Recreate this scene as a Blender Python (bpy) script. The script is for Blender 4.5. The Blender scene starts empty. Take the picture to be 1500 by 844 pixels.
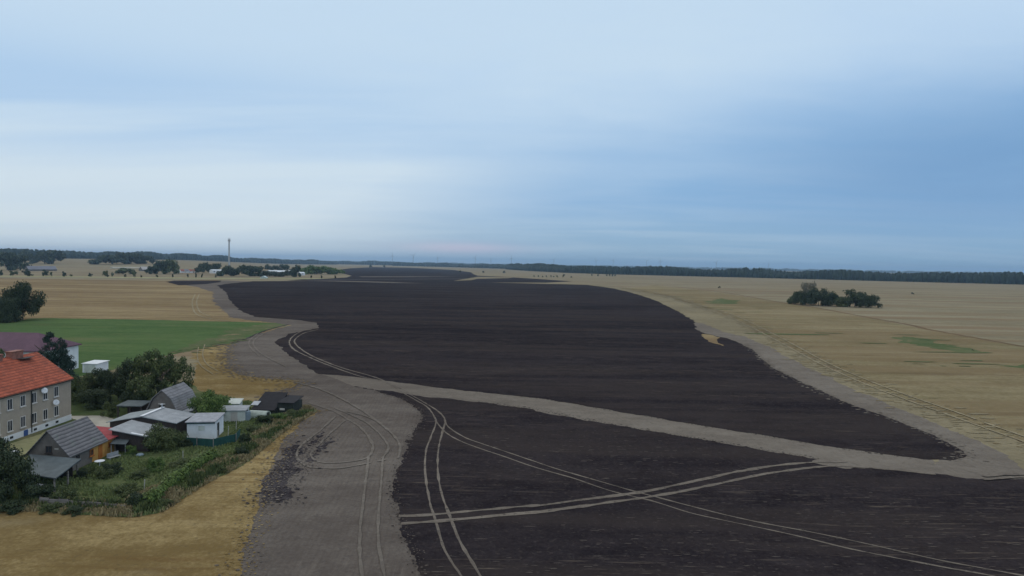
import bpy, math, random
from mathutils import Vector, Matrix, noise
from mathutils.geometry import tessellate_polygon
R = math.radians
S = bpy.context.scene
COL = S.collection

# ------------------------------------------------------------------ camera
CAM_H = 25.0; F = 1000.0; PITCH = R(2.0); ROLL = R(1.0)
cam_d = bpy.data.cameras.new('camera'); cam = bpy.data.objects.new('camera', cam_d); COL.objects.link(cam)
cam_d.sensor_width = 36.0; cam_d.lens = 36.0 * F / 1500.0
cam_d.clip_start = 0.5; cam_d.clip_end = 60000
CM = Matrix.Rotation(R(90) - PITCH, 3, 'X') @ Matrix.Rotation(ROLL, 3, 'Z')
cam.matrix_world = Matrix.Translation((0, 0, CAM_H)) @ CM.to_4x4()
S.camera = cam
S.view_settings.view_transform = 'Standard'; S.view_settings.look = 'None'
S.view_settings.exposure = 0.27; S.view_settings.gamma = 1.0; S.view_settings.use_curve_mapping = False

# ------------------------------------------------------------------ node helpers
class NT:
    def __init__(s, tree): s.t = tree; s.n = tree.nodes; s.l = tree.links
    def node(s, typ, **kw):
        n = s.n.new(typ)
        for k, v in kw.items(): setattr(n, k, v)
        return n
    def put(s, sock, v):
        if isinstance(v, bpy.types.NodeSocket): s.l.new(v, sock)
        elif isinstance(v, (tuple, list)) and sock.type == 'RGBA' and len(v) == 3: sock.default_value = (*v, 1)
        else: sock.default_value = v
    def m(s, op, a, b=0.0, c=None, clamp=False):
        n = s.node('ShaderNodeMath', operation=op, use_clamp=clamp)
        s.put(n.inputs[0], a); s.put(n.inputs[1], b)
        if c is not None: s.put(n.inputs[2], c)
        return n.outputs[0]
    def ss(s, v, lo, hi, a=0.0, b=1.0):
        n = s.node('ShaderNodeMapRange', interpolation_type='SMOOTHSTEP')
        s.put(n.inputs[0], v); s.put(n.inputs[1], lo); s.put(n.inputs[2], hi); s.put(n.inputs[3], a); s.put(n.inputs[4], b)
        return n.outputs[0]
    def gauss(s, v, c, w):
        d = s.m('DIVIDE', s.m('SUBTRACT', v, c), w)
        return s.m('EXPONENT', s.m('MULTIPLY', s.m('MULTIPLY', d, d), -1.0))
    def mix(s, f, a, b, mode='MIX'):
        n = s.node('ShaderNodeMix', data_type='RGBA', blend_type=mode, clamp_factor=True)
        s.put(n.inputs[0], f); s.put(n.inputs[6], a); s.put(n.inputs[7], b)
        return n.outputs[2]
    def map(s, vec, scale=(1, 1, 1), loc=(0, 0, 0), rot=(0, 0, 0)):
        n = s.node('ShaderNodeMapping'); s.put(n.inputs[0], vec)
        n.inputs[1].default_value = loc; n.inputs[2].default_value = rot; n.inputs[3].default_value = scale
        return n.outputs[0]
    def noise(s, vec, scale=1.0, detail=3.0, rough=0.55, dist=0.0):
        n = s.node('ShaderNodeTexNoise'); s.put(n.inputs['Vector'], vec)
        n.inputs['Scale'].default_value = scale; n.inputs['Detail'].default_value = detail
        n.inputs['Roughness'].default_value = rough; n.inputs['Distortion'].default_value = dist
        return n.outputs[0]

# ------------------------------------------------------------------ world
SUN_EL = 24.0; SUN_AZ = -48.0      # azimuth from +Y, clockwise positive; the glow behind the cloud on the left
W = bpy.data.worlds.new('World'); S.world = W; W.use_nodes = True
t = NT(W.node_tree); t.n.clear()
out = t.node('ShaderNodeOutputWorld'); bg = t.node('ShaderNodeBackground'); t.l.new(bg.outputs[0], out.inputs[0])
bg.inputs[1].default_value = 0.1
sky = t.node('ShaderNodeTexSky', sky_type='NISHITA', sun_disc=False)
sky.sun_elevation = R(SUN_EL); sky.sun_rotation = R(SUN_AZ); sky.air_density = 1.2; sky.dust_density = 2.0; sky.ozone_density = 3.0
tc = t.node('ShaderNodeTexCoord'); sep = t.node('ShaderNodeSeparateXYZ'); t.l.new(tc.outputs['Generated'], sep.inputs[0])
X, Y, Z = sep.outputs
az = t.m('ARCTAN2', X, Y)
hyp = t.m('SQRT', t.m('ADD', t.m('MULTIPLY', X, X), t.m('MULTIPLY', Y, Y)))
el = t.m('DIVIDE', Z, t.m('MAXIMUM', hyp, 0.02))
zz = t.m('ADD', t.m('MAXIMUM', Z, 0.0), 0.07)
cmb = t.node('ShaderNodeCombineXYZ'); t.put(cmb.inputs[0], t.m('DIVIDE', X, zz)); t.put(cmb.inputs[1], t.m('DIVIDE', Y, zz))
P = cmb.outputs[0]
n1 = t.noise(t.map(P, (0.42, 0.62, 1), (3.1, 1.7, 0), (0, 0, R(12))), 1.0, 5, 0.5, 0.5)
n2 = t.noise(t.map(P, (0.22, 0.9, 1), (7.3, 4.2, 0), (0, 0, R(-8))), 1.0, 6, 0.55, 0.3)
n1c = t.m('SUBTRACT', n1, 0.5); n2c = t.m('SUBTRACT', n2, 0.5)
# base clear blue: deeper to the right, paler at the horizon
blue = t.mix(t.ss(el, 0.0, 0.10), (0.25, 0.43, 0.61), (0.20, 0.38, 0.635))
blue = t.mix(t.ss(el, 0.17, 0.34), blue, (0.40, 0.57, 0.80))
blue = t.mix(0.18, blue, t.mix(1.0, sky.outputs[0], (0.1, 0.1, 0.1), 'MULTIPLY'))
# veil of cloud
left = t.ss(az, 0.12, -0.62)
lowL = t.m('MULTIPLY', t.gauss(el, 0.085, 0.095), left)
mid = t.m('MULTIPLY', t.gauss(el, 0.20, 0.06), t.ss(az, 0.25, -0.45, 0.0, 1.0))
edge = t.m('ADD', t.m('ADD', 0.05, t.m('MULTIPLY', n2c, 0.16)), t.m('MULTIPLY', t.ss(az, -0.5, 0.7), 0.15))
top = t.m('MULTIPLY', t.ss(t.m('SUBTRACT', el, edge), -0.05, 0.15), t.ss(az, 1.0, 0.05, 0.5, 0.95))
veil = t.m('ADD', t.m('MULTIPLY', lowL, 1.35), t.m('ADD', t.m('MULTIPLY', top, 1.0), 0.06))
veil = t.m('SUBTRACT', veil, t.m('MULTIPLY', mid, 0.05))
veil = t.m('ADD', veil, t.m('MULTIPLY', n1c, 0.6))
n3 = t.noise(t.map(P, (1.6, 2.4, 1), (1.1, 9.2, 0), (0, 0, R(15))), 1.0, 5, 0.6, 0.4)
veil = t.m('ADD', veil, t.m('MULTIPLY', t.m('SUBTRACT', n3, 0.5), t.ss(el, 0.05, 0.3, 0.1, 0.55)))
veil = t.m('ADD', veil, t.m('MULTIPLY', n2c, 0.75), clamp=True)
vcol = t.mix(t.ss(el, 0.02, 0.22), (0.61, 0.685, 0.72), (0.472, 0.60, 0.725))
vcol = t.mix(t.m('MULTIPLY', t.m('ADD', mid, 0.15), t.ss(n2, 0.35, 0.65)), vcol, (0.37, 0.52, 0.70))
c = t.mix(veil, blue, vcol)
# slate bank low on the right
bank = t.m('MULTIPLY', t.m('MULTIPLY', t.gauss(el, 0.12, 0.085), t.ss(az, 0.18, 0.62)), t.ss(n1, 0.25, 0.62, 0.45, 1.0))
c = t.mix(t.m('MULTIPLY', bank, 0.9), c, (0.155, 0.295, 0.50))
# faint pink streak over the turbines
pink = t.m('MULTIPLY', t.gauss(az, -0.075, 0.085), t.gauss(el, 0.022, 0.008))
c = t.mix(t.m('MULTIPLY', pink, 0.6), c, (0.58, 0.50, 0.60))
# unseen sky high overhead, brightness added to light the ground
c = t.mix(t.ss(Z, 0.40, 0.75), c, (0.72, 0.74, 0.78))
c = t.mix(1.0, c, (10, 10, 10), 'MULTIPLY')
t.l.new(c, bg.inputs[0])

sd = bpy.data.lights.new('sun', 'SUN'); sd.energy = 0.5; sd.angle = R(25); sd.color = (1.0, 0.93, 0.84)
sun = bpy.data.objects.new('sun', sd); COL.objects.link(sun)
sdir = Vector((math.sin(R(SUN_AZ)) * math.cos(R(SUN_EL)), math.cos(R(SUN_AZ)) * math.cos(R(SUN_EL)), math.sin(R(SUN_EL))))
sun.rotation_euler = sdir.to_track_quat('Z', 'Y').to_euler()

# ------------------------------------------------------------------ geometry of the place
def sstep(a, b, v):
    k = min(1, max(0, (v - a) / (b - a))); return k * k * (3 - 2 * k)
def ground_z(x, y):
    if y < 880: return 0.0
    return 18.0 * sstep(900, 2200, y) * (1 - sstep(-0.5, -0.28, x / y))
def ray(px, py): return CM @ Vector(((px - 750) / F, -(py - 422) / F, -1.0))
def G(px, py, z=0.0):
    d = ray(px, py)
    if d.z > -0.0012: d.z = -0.0012
    k = (z - CAM_H) / d.z
    return (d.x * k, d.y * k)
def at(px, dist):                 # a spot at a distance from the viewpoint, in the direction of a column
    d = ray(px, 390); k = dist / d.y
    return (d.x * k, d.y * k)

def tag(o, label=None, cat=None, group=None, kind=None):
    for k, v in (('label', label), ('category', cat), ('group', group), ('kind', kind)):
        if v: o[k] = v
    return o
def obj(name, me, parent=None):
    o = bpy.data.objects.new(name, me); COL.objects.link(o)
    if parent: o.parent = parent
    return o
def thing(name, label, cat, loc=(0, 0, 0), rz=0.0, group=None):
    o = bpy.data.objects.new(name, None); COL.objects.link(o); o.empty_display_size = 0.5
    o.location = loc; o.rotation_euler = (0, 0, rz)
    return tag(o, label, cat, group)
class MB:
    def __init__(s): s.v = []; s.f = []; s.sm = False
    def add(s, vs, fs):
        b = len(s.v); s.v += [tuple(v) for v in vs]; s.f += [tuple(b + i for i in f) for f in fs]; return s
    def box(s, x0, x1, y0, y1, z0, z1):
        return s.add([(x0, y0, z0), (x1, y0, z0), (x1, y1, z0), (x0, y1, z0), (x0, y0, z1), (x1, y0, z1), (x1, y1, z1), (x0, y1, z1)],
                     [(3, 2, 1, 0), (4, 5, 6, 7), (0, 1, 5, 4), (1, 2, 6, 5), (2, 3, 7, 6), (3, 0, 4, 7)])
    def slab(s, q, th):            # q: 4 top corners counter-clockwise from above
        lo = [(x, y, z - th) for x, y, z in q]
        return s.add(lo + list(q), [(3, 2, 1, 0), (4, 5, 6, 7), (0, 1, 5, 4), (1, 2, 6, 5), (2, 3, 7, 6), (3, 0, 4, 7)])
    def prism(s, cs, y0, y1, axis='y'):   # cs: (u, z) counter-clockwise seen from the front
        n = len(cs)
        p = (lambda u, y, z: (u, y, z)) if axis == 'y' else (lambda u, y, z: (y, -u, z))
        vs = [p(u, y0, z) for u, z in cs] + [p(u, y1, z) for u, z in cs]
        return s.add(vs, [tuple(range(n)), tuple(range(2 * n - 1, n - 1, -1))] + [((i + 1) % n, i, n + i, n + (i + 1) % n) for i in range(n)])
    def tube(s, pts, rad, seg=8):
        rings = []
        for i, p in enumerate(pts):
            p = Vector(p); a = Vector(pts[max(0, i - 1)]); b = Vector(pts[min(len(pts) - 1, i + 1)])
            d = (b - a).normalized(); u = d.orthogonal().normalized(); w = d.cross(u)
            r = rad[i] if isinstance(rad, (list, tuple)) else rad
            rings.append([p + (u * math.cos(6.28318 * k / seg) + w * math.sin(6.28318 * k / seg)) * r for k in range(seg)])
        vs = [v for r in rings for v in r]; fs = []
        for i in range(len(pts) - 1):
            for k in range(seg):
                fs.append((i * seg + k, i * seg + (k + 1) % seg, (i + 1) * seg + (k + 1) % seg, (i + 1) * seg + k))
        fs.append(tuple(range(seg - 1, -1, -1))); fs.append(tuple((len(pts) - 1) * seg + k for k in range(seg)))
        return s.add(vs, fs)
    def mesh(s, name, mat, smooth=False):
        me = bpy.data.meshes.new(name); me.from_pydata(s.v, [], s.f)
        if mat: me.materials.append(mat)
        me.validate(); me.update()
        if smooth: me.polygons.foreach_set('use_smooth', [True] * len(me.polygons))
        return me
    def build(s, name, mat, parent=None, smooth=False): return obj(name, s.mesh(name, mat, smooth), parent)

# ------------------------------------------------------------------ materials
def mat_new(name):
    m = bpy.data.materials.new(name); m.use_nodes = True
    k = NT(m.node_tree); b = k.n['Principled BSDF']
    b.inputs['Roughness'].default_value = 0.9; b.inputs['Specular IOR Level'].default_value = 0.2
    return m, k, b
def plain(name, col, var=0.25, scale=1.5, rough=0.85, spec=0.25, stretch=(1, 1, 1)):
    m, k, b = mat_new(name)
    co = k.node('ShaderNodeTexCoord').outputs['Object']
    n = k.noise(k.map(co, stretch), scale, 5, 0.6)
    n2 = k.noise(co, scale * 7, 3, 0.6)
    f = k.m('ADD', k.m('MULTIPLY', n, 0.7), k.m('MULTIPLY', n2, 0.3))
    lo = tuple(x * (1 - var) for x in col); hi = tuple(min(1, x * (1 + var)) for x in col)
    k.l.new(k.mix(k.ss(f, 0.3, 0.7), lo, hi), b.inputs['Base Color'])
    b.inputs['Roughness'].default_value = rough; b.inputs['Specular IOR Level'].default_value = spec
    return m
def rows(name, col, dark, step, axis='Z', var=0.3, moss=None, sharp=0.35):     # roof covering laid in courses
    m, k, b = mat_new(name)
    co = k.node('ShaderNodeTexCoord').outputs['Object']
    sp = k.node('ShaderNodeSeparateXYZ'); k.l.new(co, sp.inputs[0])
    v = sp.outputs['XYZ'.index(axis)]
    wob = k.m('MULTIPLY', k.m('SUBTRACT', k.noise(co, 0.8, 2), 0.5), step * 0.5)
    fr = k.m('FRACT', k.m('DIVIDE', k.m('ADD', v, wob), step))
    line = k.ss(fr, 0.0, sharp, 1.0, 0.0)
    base = k.mix(k.ss(k.noise(co, 0.9, 5, 0.65), 0.3, 0.7), tuple(c * (1 - var) for c in col), tuple(c * (1 + var) for c in col))
    base = k.mix(k.ss(k.noise(co, 6, 3, 0.7), 0.35, 0.75), base, tuple(c * (1 - var * .6) for c in col))
    if moss: base = k.mix(k.ss(k.noise(k.map(co, (1, 1, 1), (5, 2, 1)), 0.7, 4, 0.6), 0.52, 0.72), base, moss)
    k.l.new(k.mix(k.m('MULTIPLY', line, 0.75), base, dark), b.inputs['Base Color'])
    bp = k.node('ShaderNodeBump'); bp.inputs['Distance'].default_value = 0.05; bp.inputs['Strength'].default_value = 0.6
    k.l.new(fr, bp.inputs['Height']); k.l.new(bp.outputs[0], b.inputs['Normal'])
    b.inputs['Roughness'].default_value = 0.85
    return m
def soil(name, lo, hi, streak=None, streak_amt=0.6, st_scale=(0.05, 0.8), patch=None, fine=3.0, rot=0.0, rib=None, weed=None, weed_t=(0.6, 0.72), bands=None, spread=0.10, st_t=(0.50, 0.66), clod=None, bsc=(0.0022, 0.045)):
    m, k, b = mat_new(name)
    co = k.node('ShaderNodeTexCoord').outputs['Object']
    big = k.noise(k.map(co, (0.006, 0.02, 1), (2, 5, 0), (0, 0, rot)), 1.0, 5, 0.6, 0.4)
    med = k.noise(k.map(co, (0.05, 0.16, 1), (0, 0, 0), (0, 0, rot)), 1.0, 5, 0.65)
    fin = k.noise(co, fine, 4, 0.7)
    iso = k.noise(k.map(co, (1, 1, 1), (31, 12, 0)), 0.35, 6, 0.75, 0.6)
    f = k.m('ADD', k.m('MULTIPLY', big, 0.32), k.m('ADD', k.m('MULTIPLY', med, 0.25), k.m('ADD', k.m('MULTIPLY', fin, 0.21), k.m('MULTIPLY', iso, 0.22))))
    c = k.mix(k.ss(f, 0.5 - spread, 0.5 + spread), lo, hi)
    if bands:
        bn = k.noise(k.map(co, (bsc[0], bsc[1], 1), (9, 3, 0), (0, 0, rot)), 1.0, 4, 0.6)
        c = k.mix(k.m('MULTIPLY', k.ss(bn, 0.46, 0.62), bands[1]), c, bands[0])
    if streak:
        s1 = k.noise(k.map(co, (st_scale[0], st_scale[1], 1), (4, 1, 0), (0, 0, rot)), 1.0, 6, 0.72)
        s2 = k.noise(k.map(co, (0.012, 0.07, 1), (1, 8, 0), (0, 0, rot)), 1.0, 3, 0.6)
        a = k.m('MULTIPLY', k.ss(s1, *st_t), k.ss(s2, 0.40, 0.62))
        c = k.mix(k.m('MULTIPLY', a, streak_amt), c, streak)
    if patch:
        p1 = k.noise(k.map(co, (0.03, 0.06, 1), (7, 7, 0)), 1.0, 5, 0.65)
        c = k.mix(k.m('MULTIPLY', k.ss(p1, 0.55, 0.68), 0.7), c, patch)
    if clod:
        cl = k.noise(k.map(co, (1, 1, 1), (3, 30, 0)), clod[1], 4, 0.7)
        c = k.mix(k.m('MULTIPLY', k.ss(cl, 0.56, 0.66), clod[2]), c, clod[0])
    if weed:
        w1 = k.noise(k.map(co, (0.02, 0.05, 1), (17, 3, 0)), 1.0, 6, 0.7)
        c = k.mix(k.m('MULTIPLY', k.ss(w1, *weed_t), 0.6), c, weed)
    if rib:
        sp = k.node('ShaderNodeSeparateXYZ'); k.l.new(k.map(co, rot=(0, 0, rib[2])), sp.inputs[0])
        wv = k.m('SINE', k.m('MULTIPLY', k.m('ADD', sp.outputs[0], k.m('MULTIPLY', k.noise(co, 0.03, 2), 1.5)), 6.28318 / rib[0]))
        c = k.mix(k.m('MULTIPLY', k.ss(wv, 0.0, 1.0), rib[1]), c, tuple(x * 0.5 for x in lo))
    k.l.new(c, b.inputs['Base Color'])
    bp = k.node('ShaderNodeBump'); bp.inputs['Distance'].default_value = 0.15; bp.inputs['Strength'].default_value = 0.5
    k.l.new(fin, bp.inputs['Height']); k.l.new(bp.outputs[0], b.inputs['Normal'])
    b.inputs['Specular IOR Level'].default_value = 0.0; b.inputs['Roughness'].default_value = 1.0
    return m
def leafmat(name, a, c2, warm=None):
    m, k, b = mat_new(name)
    g = k.node('ShaderNodeNewGeometry'); co = k.node('ShaderNodeTexCoord').outputs['Object']
    rnd = g.outputs['Random Per Island']
    f = k.m('ADD', k.m('MULTIPLY', rnd, 0.55), k.m('MULTIPLY', k.noise(co, 3.0, 3), 0.6))
    c = k.mix(k.ss(f, 0.25, 0.85), a, c2)
    oi = k.node('ShaderNodeObjectInfo').outputs['Random']
    c = k.mix(k.m('MULTIPLY', oi, 0.35), c, warm or tuple(x * 1.3 for x in a))
    k.l.new(c, b.inputs['Base Color']); b.inputs['Roughness'].default_value = 0.7
    return m

M = {}
M['stubble'] = soil('pale_stubble', (0.185, 0.158, 0.10), (0.285, 0.25, 0.165), streak=(0.15, 0.12, 0.08), streak_amt=0.6, st_scale=(0.006, 0.10),
                    weed=(0.13, 0.14, 0.07), weed_t=(0.60, 0.72), fine=1.2, bands=((0.20, 0.135, 0.08), 0.6), rot=R(-3))
M['ochre'] = soil('ochre_stubble', (0.165, 0.115, 0.048), (0.345, 0.262, 0.125), streak=(0.13, 0.075, 0.028), streak_amt=0.6, st_scale=(0.05, 0.55),
                  patch=(0.25, 0.20, 0.115), fine=2.5, spread=0.085, clod=((0.12, 0.09, 0.045), 1.6, 0.6))
M['ochre_far'] = soil('wide_stubble', (0.18, 0.13, 0.068), (0.30, 0.235, 0.13), streak=(0.15, 0.105, 0.06), streak_amt=0.7, st_scale=(0.012, 0.15), fine=1.2, bands=((0.17, 0.115, 0.07), 0.6))
M['warm'] = soil('warm_stubble', (0.165, 0.132, 0.07), (0.28, 0.235, 0.14), streak=(0.13, 0.09, 0.05), streak_amt=0.7, st_scale=(0.012, 0.16), fine=1.2, bands=((0.185, 0.135, 0.075), 0.6), weed=(0.13, 0.13, 0.065), weed_t=(0.55, 0.7), rot=R(-2))
M['tilled'] = soil('harrowed_soil', (0.098, 0.082, 0.070), (0.168, 0.146, 0.124), streak=(0.20, 0.17, 0.14), streak_amt=0.3, st_scale=(0.8, 0.1), fine=3.0, rib=(0.62, 0.10, R(-4)), clod=((0.06, 0.052, 0.048), 0.9, 0.35))
M['tilled_dry'] = soil('dry_harrowed_soil', (0.135, 0.115, 0.095), (0.205, 0.18, 0.148), streak=(0.24, 0.21, 0.17), streak_amt=0.3, st_scale=(0.3, 0.3), fine=2.0, clod=((0.10, 0.085, 0.07), 0.6, 0.4))
M['margin'] = soil('field_margin', (0.175, 0.148, 0.094), (0.27, 0.23, 0.145), streak=(0.13, 0.12, 0.09), streak_amt=0.6, st_scale=(0.02, 0.2), fine=1.5, clod=((0.13, 0.12, 0.075), 0.25, 0.5))
M['dark'] = soil('burnt_ploughland', (0.015, 0.0125, 0.015), (0.040, 0.033, 0.034), streak=(0.19, 0.155, 0.115), streak_amt=0.6, st_scale=(0.16, 2.0), fine=2.5, rot=R(-2), bands=((0.047, 0.038, 0.034), 0.45), st_t=(0.55, 0.66), bsc=(0.007, 0.085), clod=((0.062, 0.053, 0.047), 1.6, 0.55))
M['char'] = soil('charred_patch', (0.03, 0.026, 0.029), (0.075, 0.066, 0.066), fine=3.0, spread=0.07, clod=((0.17, 0.148, 0.13), 1.3, 1.0))
M['track'] = soil('tyre_track', (0.115, 0.098, 0.082), (0.22, 0.19, 0.155), fine=2.0, clod=((0.055, 0.048, 0.044), 1.0, 0.7))
M['soft'] = soil('soft_tyre_track', (0.125, 0.108, 0.090), (0.215, 0.19, 0.16), fine=2.0, clod=((0.128, 0.11, 0.094), 0.25, 1.0))
M['pale'] = soil('pale_track', (0.205, 0.172, 0.108), (0.315, 0.268, 0.175), fine=2.0, clod=((0.20, 0.165, 0.105), 0.2, 0.9))
M['green'] = soil('meadow', (0.060, 0.102, 0.038), (0.100, 0.150, 0.058), streak=(0.12, 0.15, 0.055), streak_amt=0.7, st_scale=(0.015, 0.09), fine=1.0, weed=(0.14, 0.14, 0.07), weed_t=(0.54, 0.68))
M['weeds'] = soil('weedy_stubble', (0.075, 0.105, 0.045), (0.13, 0.14, 0.07), fine=1.0, clod=((0.21, 0.17, 0.10), 0.12, 0.9))
M['garden'] = soil('garden_turf', (0.06, 0.085, 0.035), (0.15, 0.155, 0.07), patch=(0.21, 0.18, 0.11), fine=2.0)
M['yard'] = plain('yard_concrete', (0.36, 0.34, 0.28), 0.2, 0.4)
M['asphalt'] = plain('asphalt', (0.10, 0.10, 0.10), 0.2, 0.1)
M['verge'] = soil('verge', (0.22, 0.22, 0.11), (0.34, 0.32, 0.18), fine=1.0)

# ------------------------------------------------------------------ sheets of ground
def catmull(pts, closed=False, n=6):
    out = []; N = len(pts)
    rng = range(N if closed else N - 1)
    for i in rng:
        g = (lambda j: pts[j % N]) if closed else (lambda j: pts[min(N - 1, max(0, j))])
        a, b, c, d = g(i - 1), g(i), g(i + 1), g(i + 2)
        for k in range(n):
            u = k / n
            out.append(tuple(0.5 * (2 * b[q] + (c[q] - a[q]) * u + (2 * a[q] - 5 * b[q] + 4 * c[q] - d[q]) * u * u + (3 * b[q] - a[q] - 3 * c[q] + d[q]) * u ** 3) for q in (0, 1)))
    if not closed: out.append(pts[-1])
    return out
def ragged(pts, amp, seed, step=0.006, closed=True):
    out = []; N = len(pts)
    for i in range(N if closed else N - 1):
        a = Vector(pts[i]); b = Vector(pts[(i + 1) % N]); L = (b - a).length
        if L < 1e-6: continue
        d = max(40, (a.length + b.length) / 2); n = max(1, min(60, int(L / (d * step))))
        nr = Vector((-(b - a).y, (b - a).x)) / L
        for k in range(n):
            p = a + (b - a) * k / n; s = amp * min(4.0, max(0.7, d / 90))
            q = Vector((p.x, p.y, seed * 13.7))
            o = noise.noise(q * (1.1 * 90 / max(90, d))) * s * 0.6 + noise.noise(q * (0.28 * 90 / max(90, d))) * s * 1.0 + noise.noise(q * (3.1 * 90 / max(90, d))) * s * 0.55
            out.append(tuple(p + nr * o))
    return out
LAY = {'n': 12}
def sheet(name, outline, mat, layer, amp=0.5, seed=1, world=False, smooth=True, kind='structure'):
    pts = [p if world else G(*p) for p in (catmull(outline, True, 4) if smooth else outline)]
    pts = ragged(pts, amp, seed)
    z = layer * 0.004
    tris = tessellate_polygon([[Vector((x, y, 0)) for x, y in pts]])
    ar = sum(pts[i][0] * pts[(i + 1) % len(pts)][1] - pts[(i + 1) % len(pts)][0] * pts[i][1] for i in range(len(pts)))
    mb = MB(); fs = []
    for tr in tris:
        a, b, c = (Vector(pts[i]) for i in tr)
        cr = (b - a).cross(c - a)
        if abs(cr) < 1e-7: continue
        fs.append(tuple(tr) if cr > 0 else tuple(reversed(tr)))
    mb.add([(x, y, z + ground_z(x, y)) for x, y in pts], fs)
    o = mb.build(name, mat); o['kind'] = kind
    return o
def ribbon(name, line, width, mat, seed=1, world=False, n=6, jit=0.35, layer=None, gap=None):
    line = catmull(line, False, n)
    pts = [Vector(p) if world else Vector(G(*p)) for p in line]
    # resample so that the edges can be uneven
    rs = [pts[0]]
    for a, b in zip(pts, pts[1:]):
        k = max(1, min(30, int((b - a).length / max(0.5, 0.006 * a.length))))
        rs += [a + (b - a) * (j + 1) / k for j in range(k)]
    if layer is None: LAY['n'] += 1; layer = LAY['n']
    z = layer * 0.004
    vs = []; fs = []
    for i, p in enumerate(rs):
        d = (rs[min(len(rs) - 1, i + 1)] - rs[max(0, i - 1)])
        if d.length < 1e-6: d = Vector((0, 1))
        nr = Vector((-d.y, d.x)).normalized()
        q = Vector((p.x * 0.7, p.y * 0.7, seed * 3.3))
        w = width * 0.5 * (1 + jit * 1.6 * noise.noise(q)); sh = nr * width * jit * 0.35 * noise.noise(q * 0.5 + Vector((9, 9, 9)))
        for sgn in (1, -1):
            c = p + sh + nr * w * sgn; vs.append((c.x, c.y, z + ground_z(c.x, c.y)))
        if i and (gap is None or noise.noise(Vector((p.x * 0.45, p.y * 0.45, seed * 1.7))) < gap): fs.append((2 * i - 2, 2 * i - 1, 2 * i + 1, 2 * i))
    mb = MB(); mb.add(vs, fs); o = mb.build(name, mat); o['kind'] = 'structure'
    return o

def build_ground():
    mb = MB(); rad = [0, 20, 40, 80, 140, 220, 320, 450, 600, 760, 880]
    r = 880
    while r < 4000: r *= 1.035; rad.append(r)
    while r < 24000: r *= 1.12; rad.append(r)
    NA = 360; vs = []; fs = []
    for r in rad:
        for a in range(NA):
            th = 2 * math.pi * a / NA; x, y = r * math.sin(th), r * math.cos(th); vs.append((x, y, ground_z(x, y)))
    for i in range(len(rad) - 1):
        for a in range(NA):
            b = (a + 1) % NA
            fs.append((i * NA + a, (i + 1) * NA + a, (i + 1) * NA + b, i * NA + b) if i else (a, NA + a, NA + b))
    mb.add(vs, fs); o = mb.build('ground', M['stubble']); o['kind'] = 'structure'
    # faces turned up
    me = o.data
    if me.polygons[NA * 3].normal.z < 0: me.flip_normals()
build_ground()

# left foreground and middle stubble
sheet('stubble_field', [(-500, 900), (-400, 700), (0, 700), (199, 700), (280, 560), (300, 500), (420, 490), (520, 560), (560, 700), (560, 844), (600, 1100), (200, 1500)], M['ochre'], 1, 0.8, 3)
sheet('stubble_field', [(-700, 500), (-500, 420), (-200, 408), (0, 408.6), (150, 410), (262, 411.5), (330, 412), (360, 440), (420, 470), (430, 480), (300, 500), (0, 500)], M['ochre_far'], 2, 0.6, 4)
sheet('meadow', [(-700, 560), (-500, 505), (-200, 480), (0, 473), (56, 466.3), (150, 467.5), (240, 469), (345, 471.5), (395, 473), (422, 475.5), (388, 485), (357, 497), (332, 503), (302, 508), (265, 517), (220, 527), (175, 539), (120, 551), (0, 562), (-200, 572)], M['green'], 3, 0.35, 5)
# harrowed strip, left and through the middle
sheet('tilled_strip', [(300, 1300), (335, 920), (352, 844), (360, 800), (375, 755), (385, 715), (400, 680), (412, 650), (440, 620), (466, 601), (428, 590), (400, 585), (398, 575),
      (432, 566), (440, 557), (390, 555), (345, 548), (330, 535), (328, 517), (340, 501), (370, 493), (400, 483), (425, 477), (400, 472.5), (370, 470), (338, 465), (322, 452), (310, 440), (313, 428),
      (290, 421), (262, 416), (250, 412), (330, 411), (420, 415), (520, 450), (620, 480), (700, 560), (720, 600), (700, 700), (720, 844), (760, 1000), (760, 1300)], M['tilled'], 4, 0.5, 6, smooth=False)
sheet('tilled_strip', [(466, 546), (517, 550), (579, 558), (640, 566), (700, 572), (800, 583), (900, 600), (1000, 618), (1100, 633), (1200, 651), (1300, 662), (1400, 668), (1420, 640), (1480, 655), (1560, 665), (1800, 690), (1800, 730), (1500, 710), (1424, 706),
      (1370, 700), (1302, 693), (1237, 689), (1180, 680), (1112, 664), (1040, 650), (953, 636), (896, 626), (823, 613), (780, 603), (700, 592), (625, 584), (594, 579), (563, 574), (520, 567)], M['tilled_dry'], 5, 0.35, 7, smooth=False)
# margin along the right
sheet('field_margin', [(700, 413), (800, 414), (860, 416), (893, 419), (971, 433), (1027, 450), (1067, 463), (1101, 479), (1141, 500), (1200, 532), (1262, 561), (1316, 582), (1388, 607), (1460, 633), (1500, 650), (1700, 735),
      (1600, 722), (1500, 692), (1440, 700), (1380, 690), (1340, 640), (1200, 590), (1100, 540), (1000, 490), (980, 460), (900, 430), (820, 420)], M['margin'], 6, 0.4, 8, smooth=False)

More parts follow.
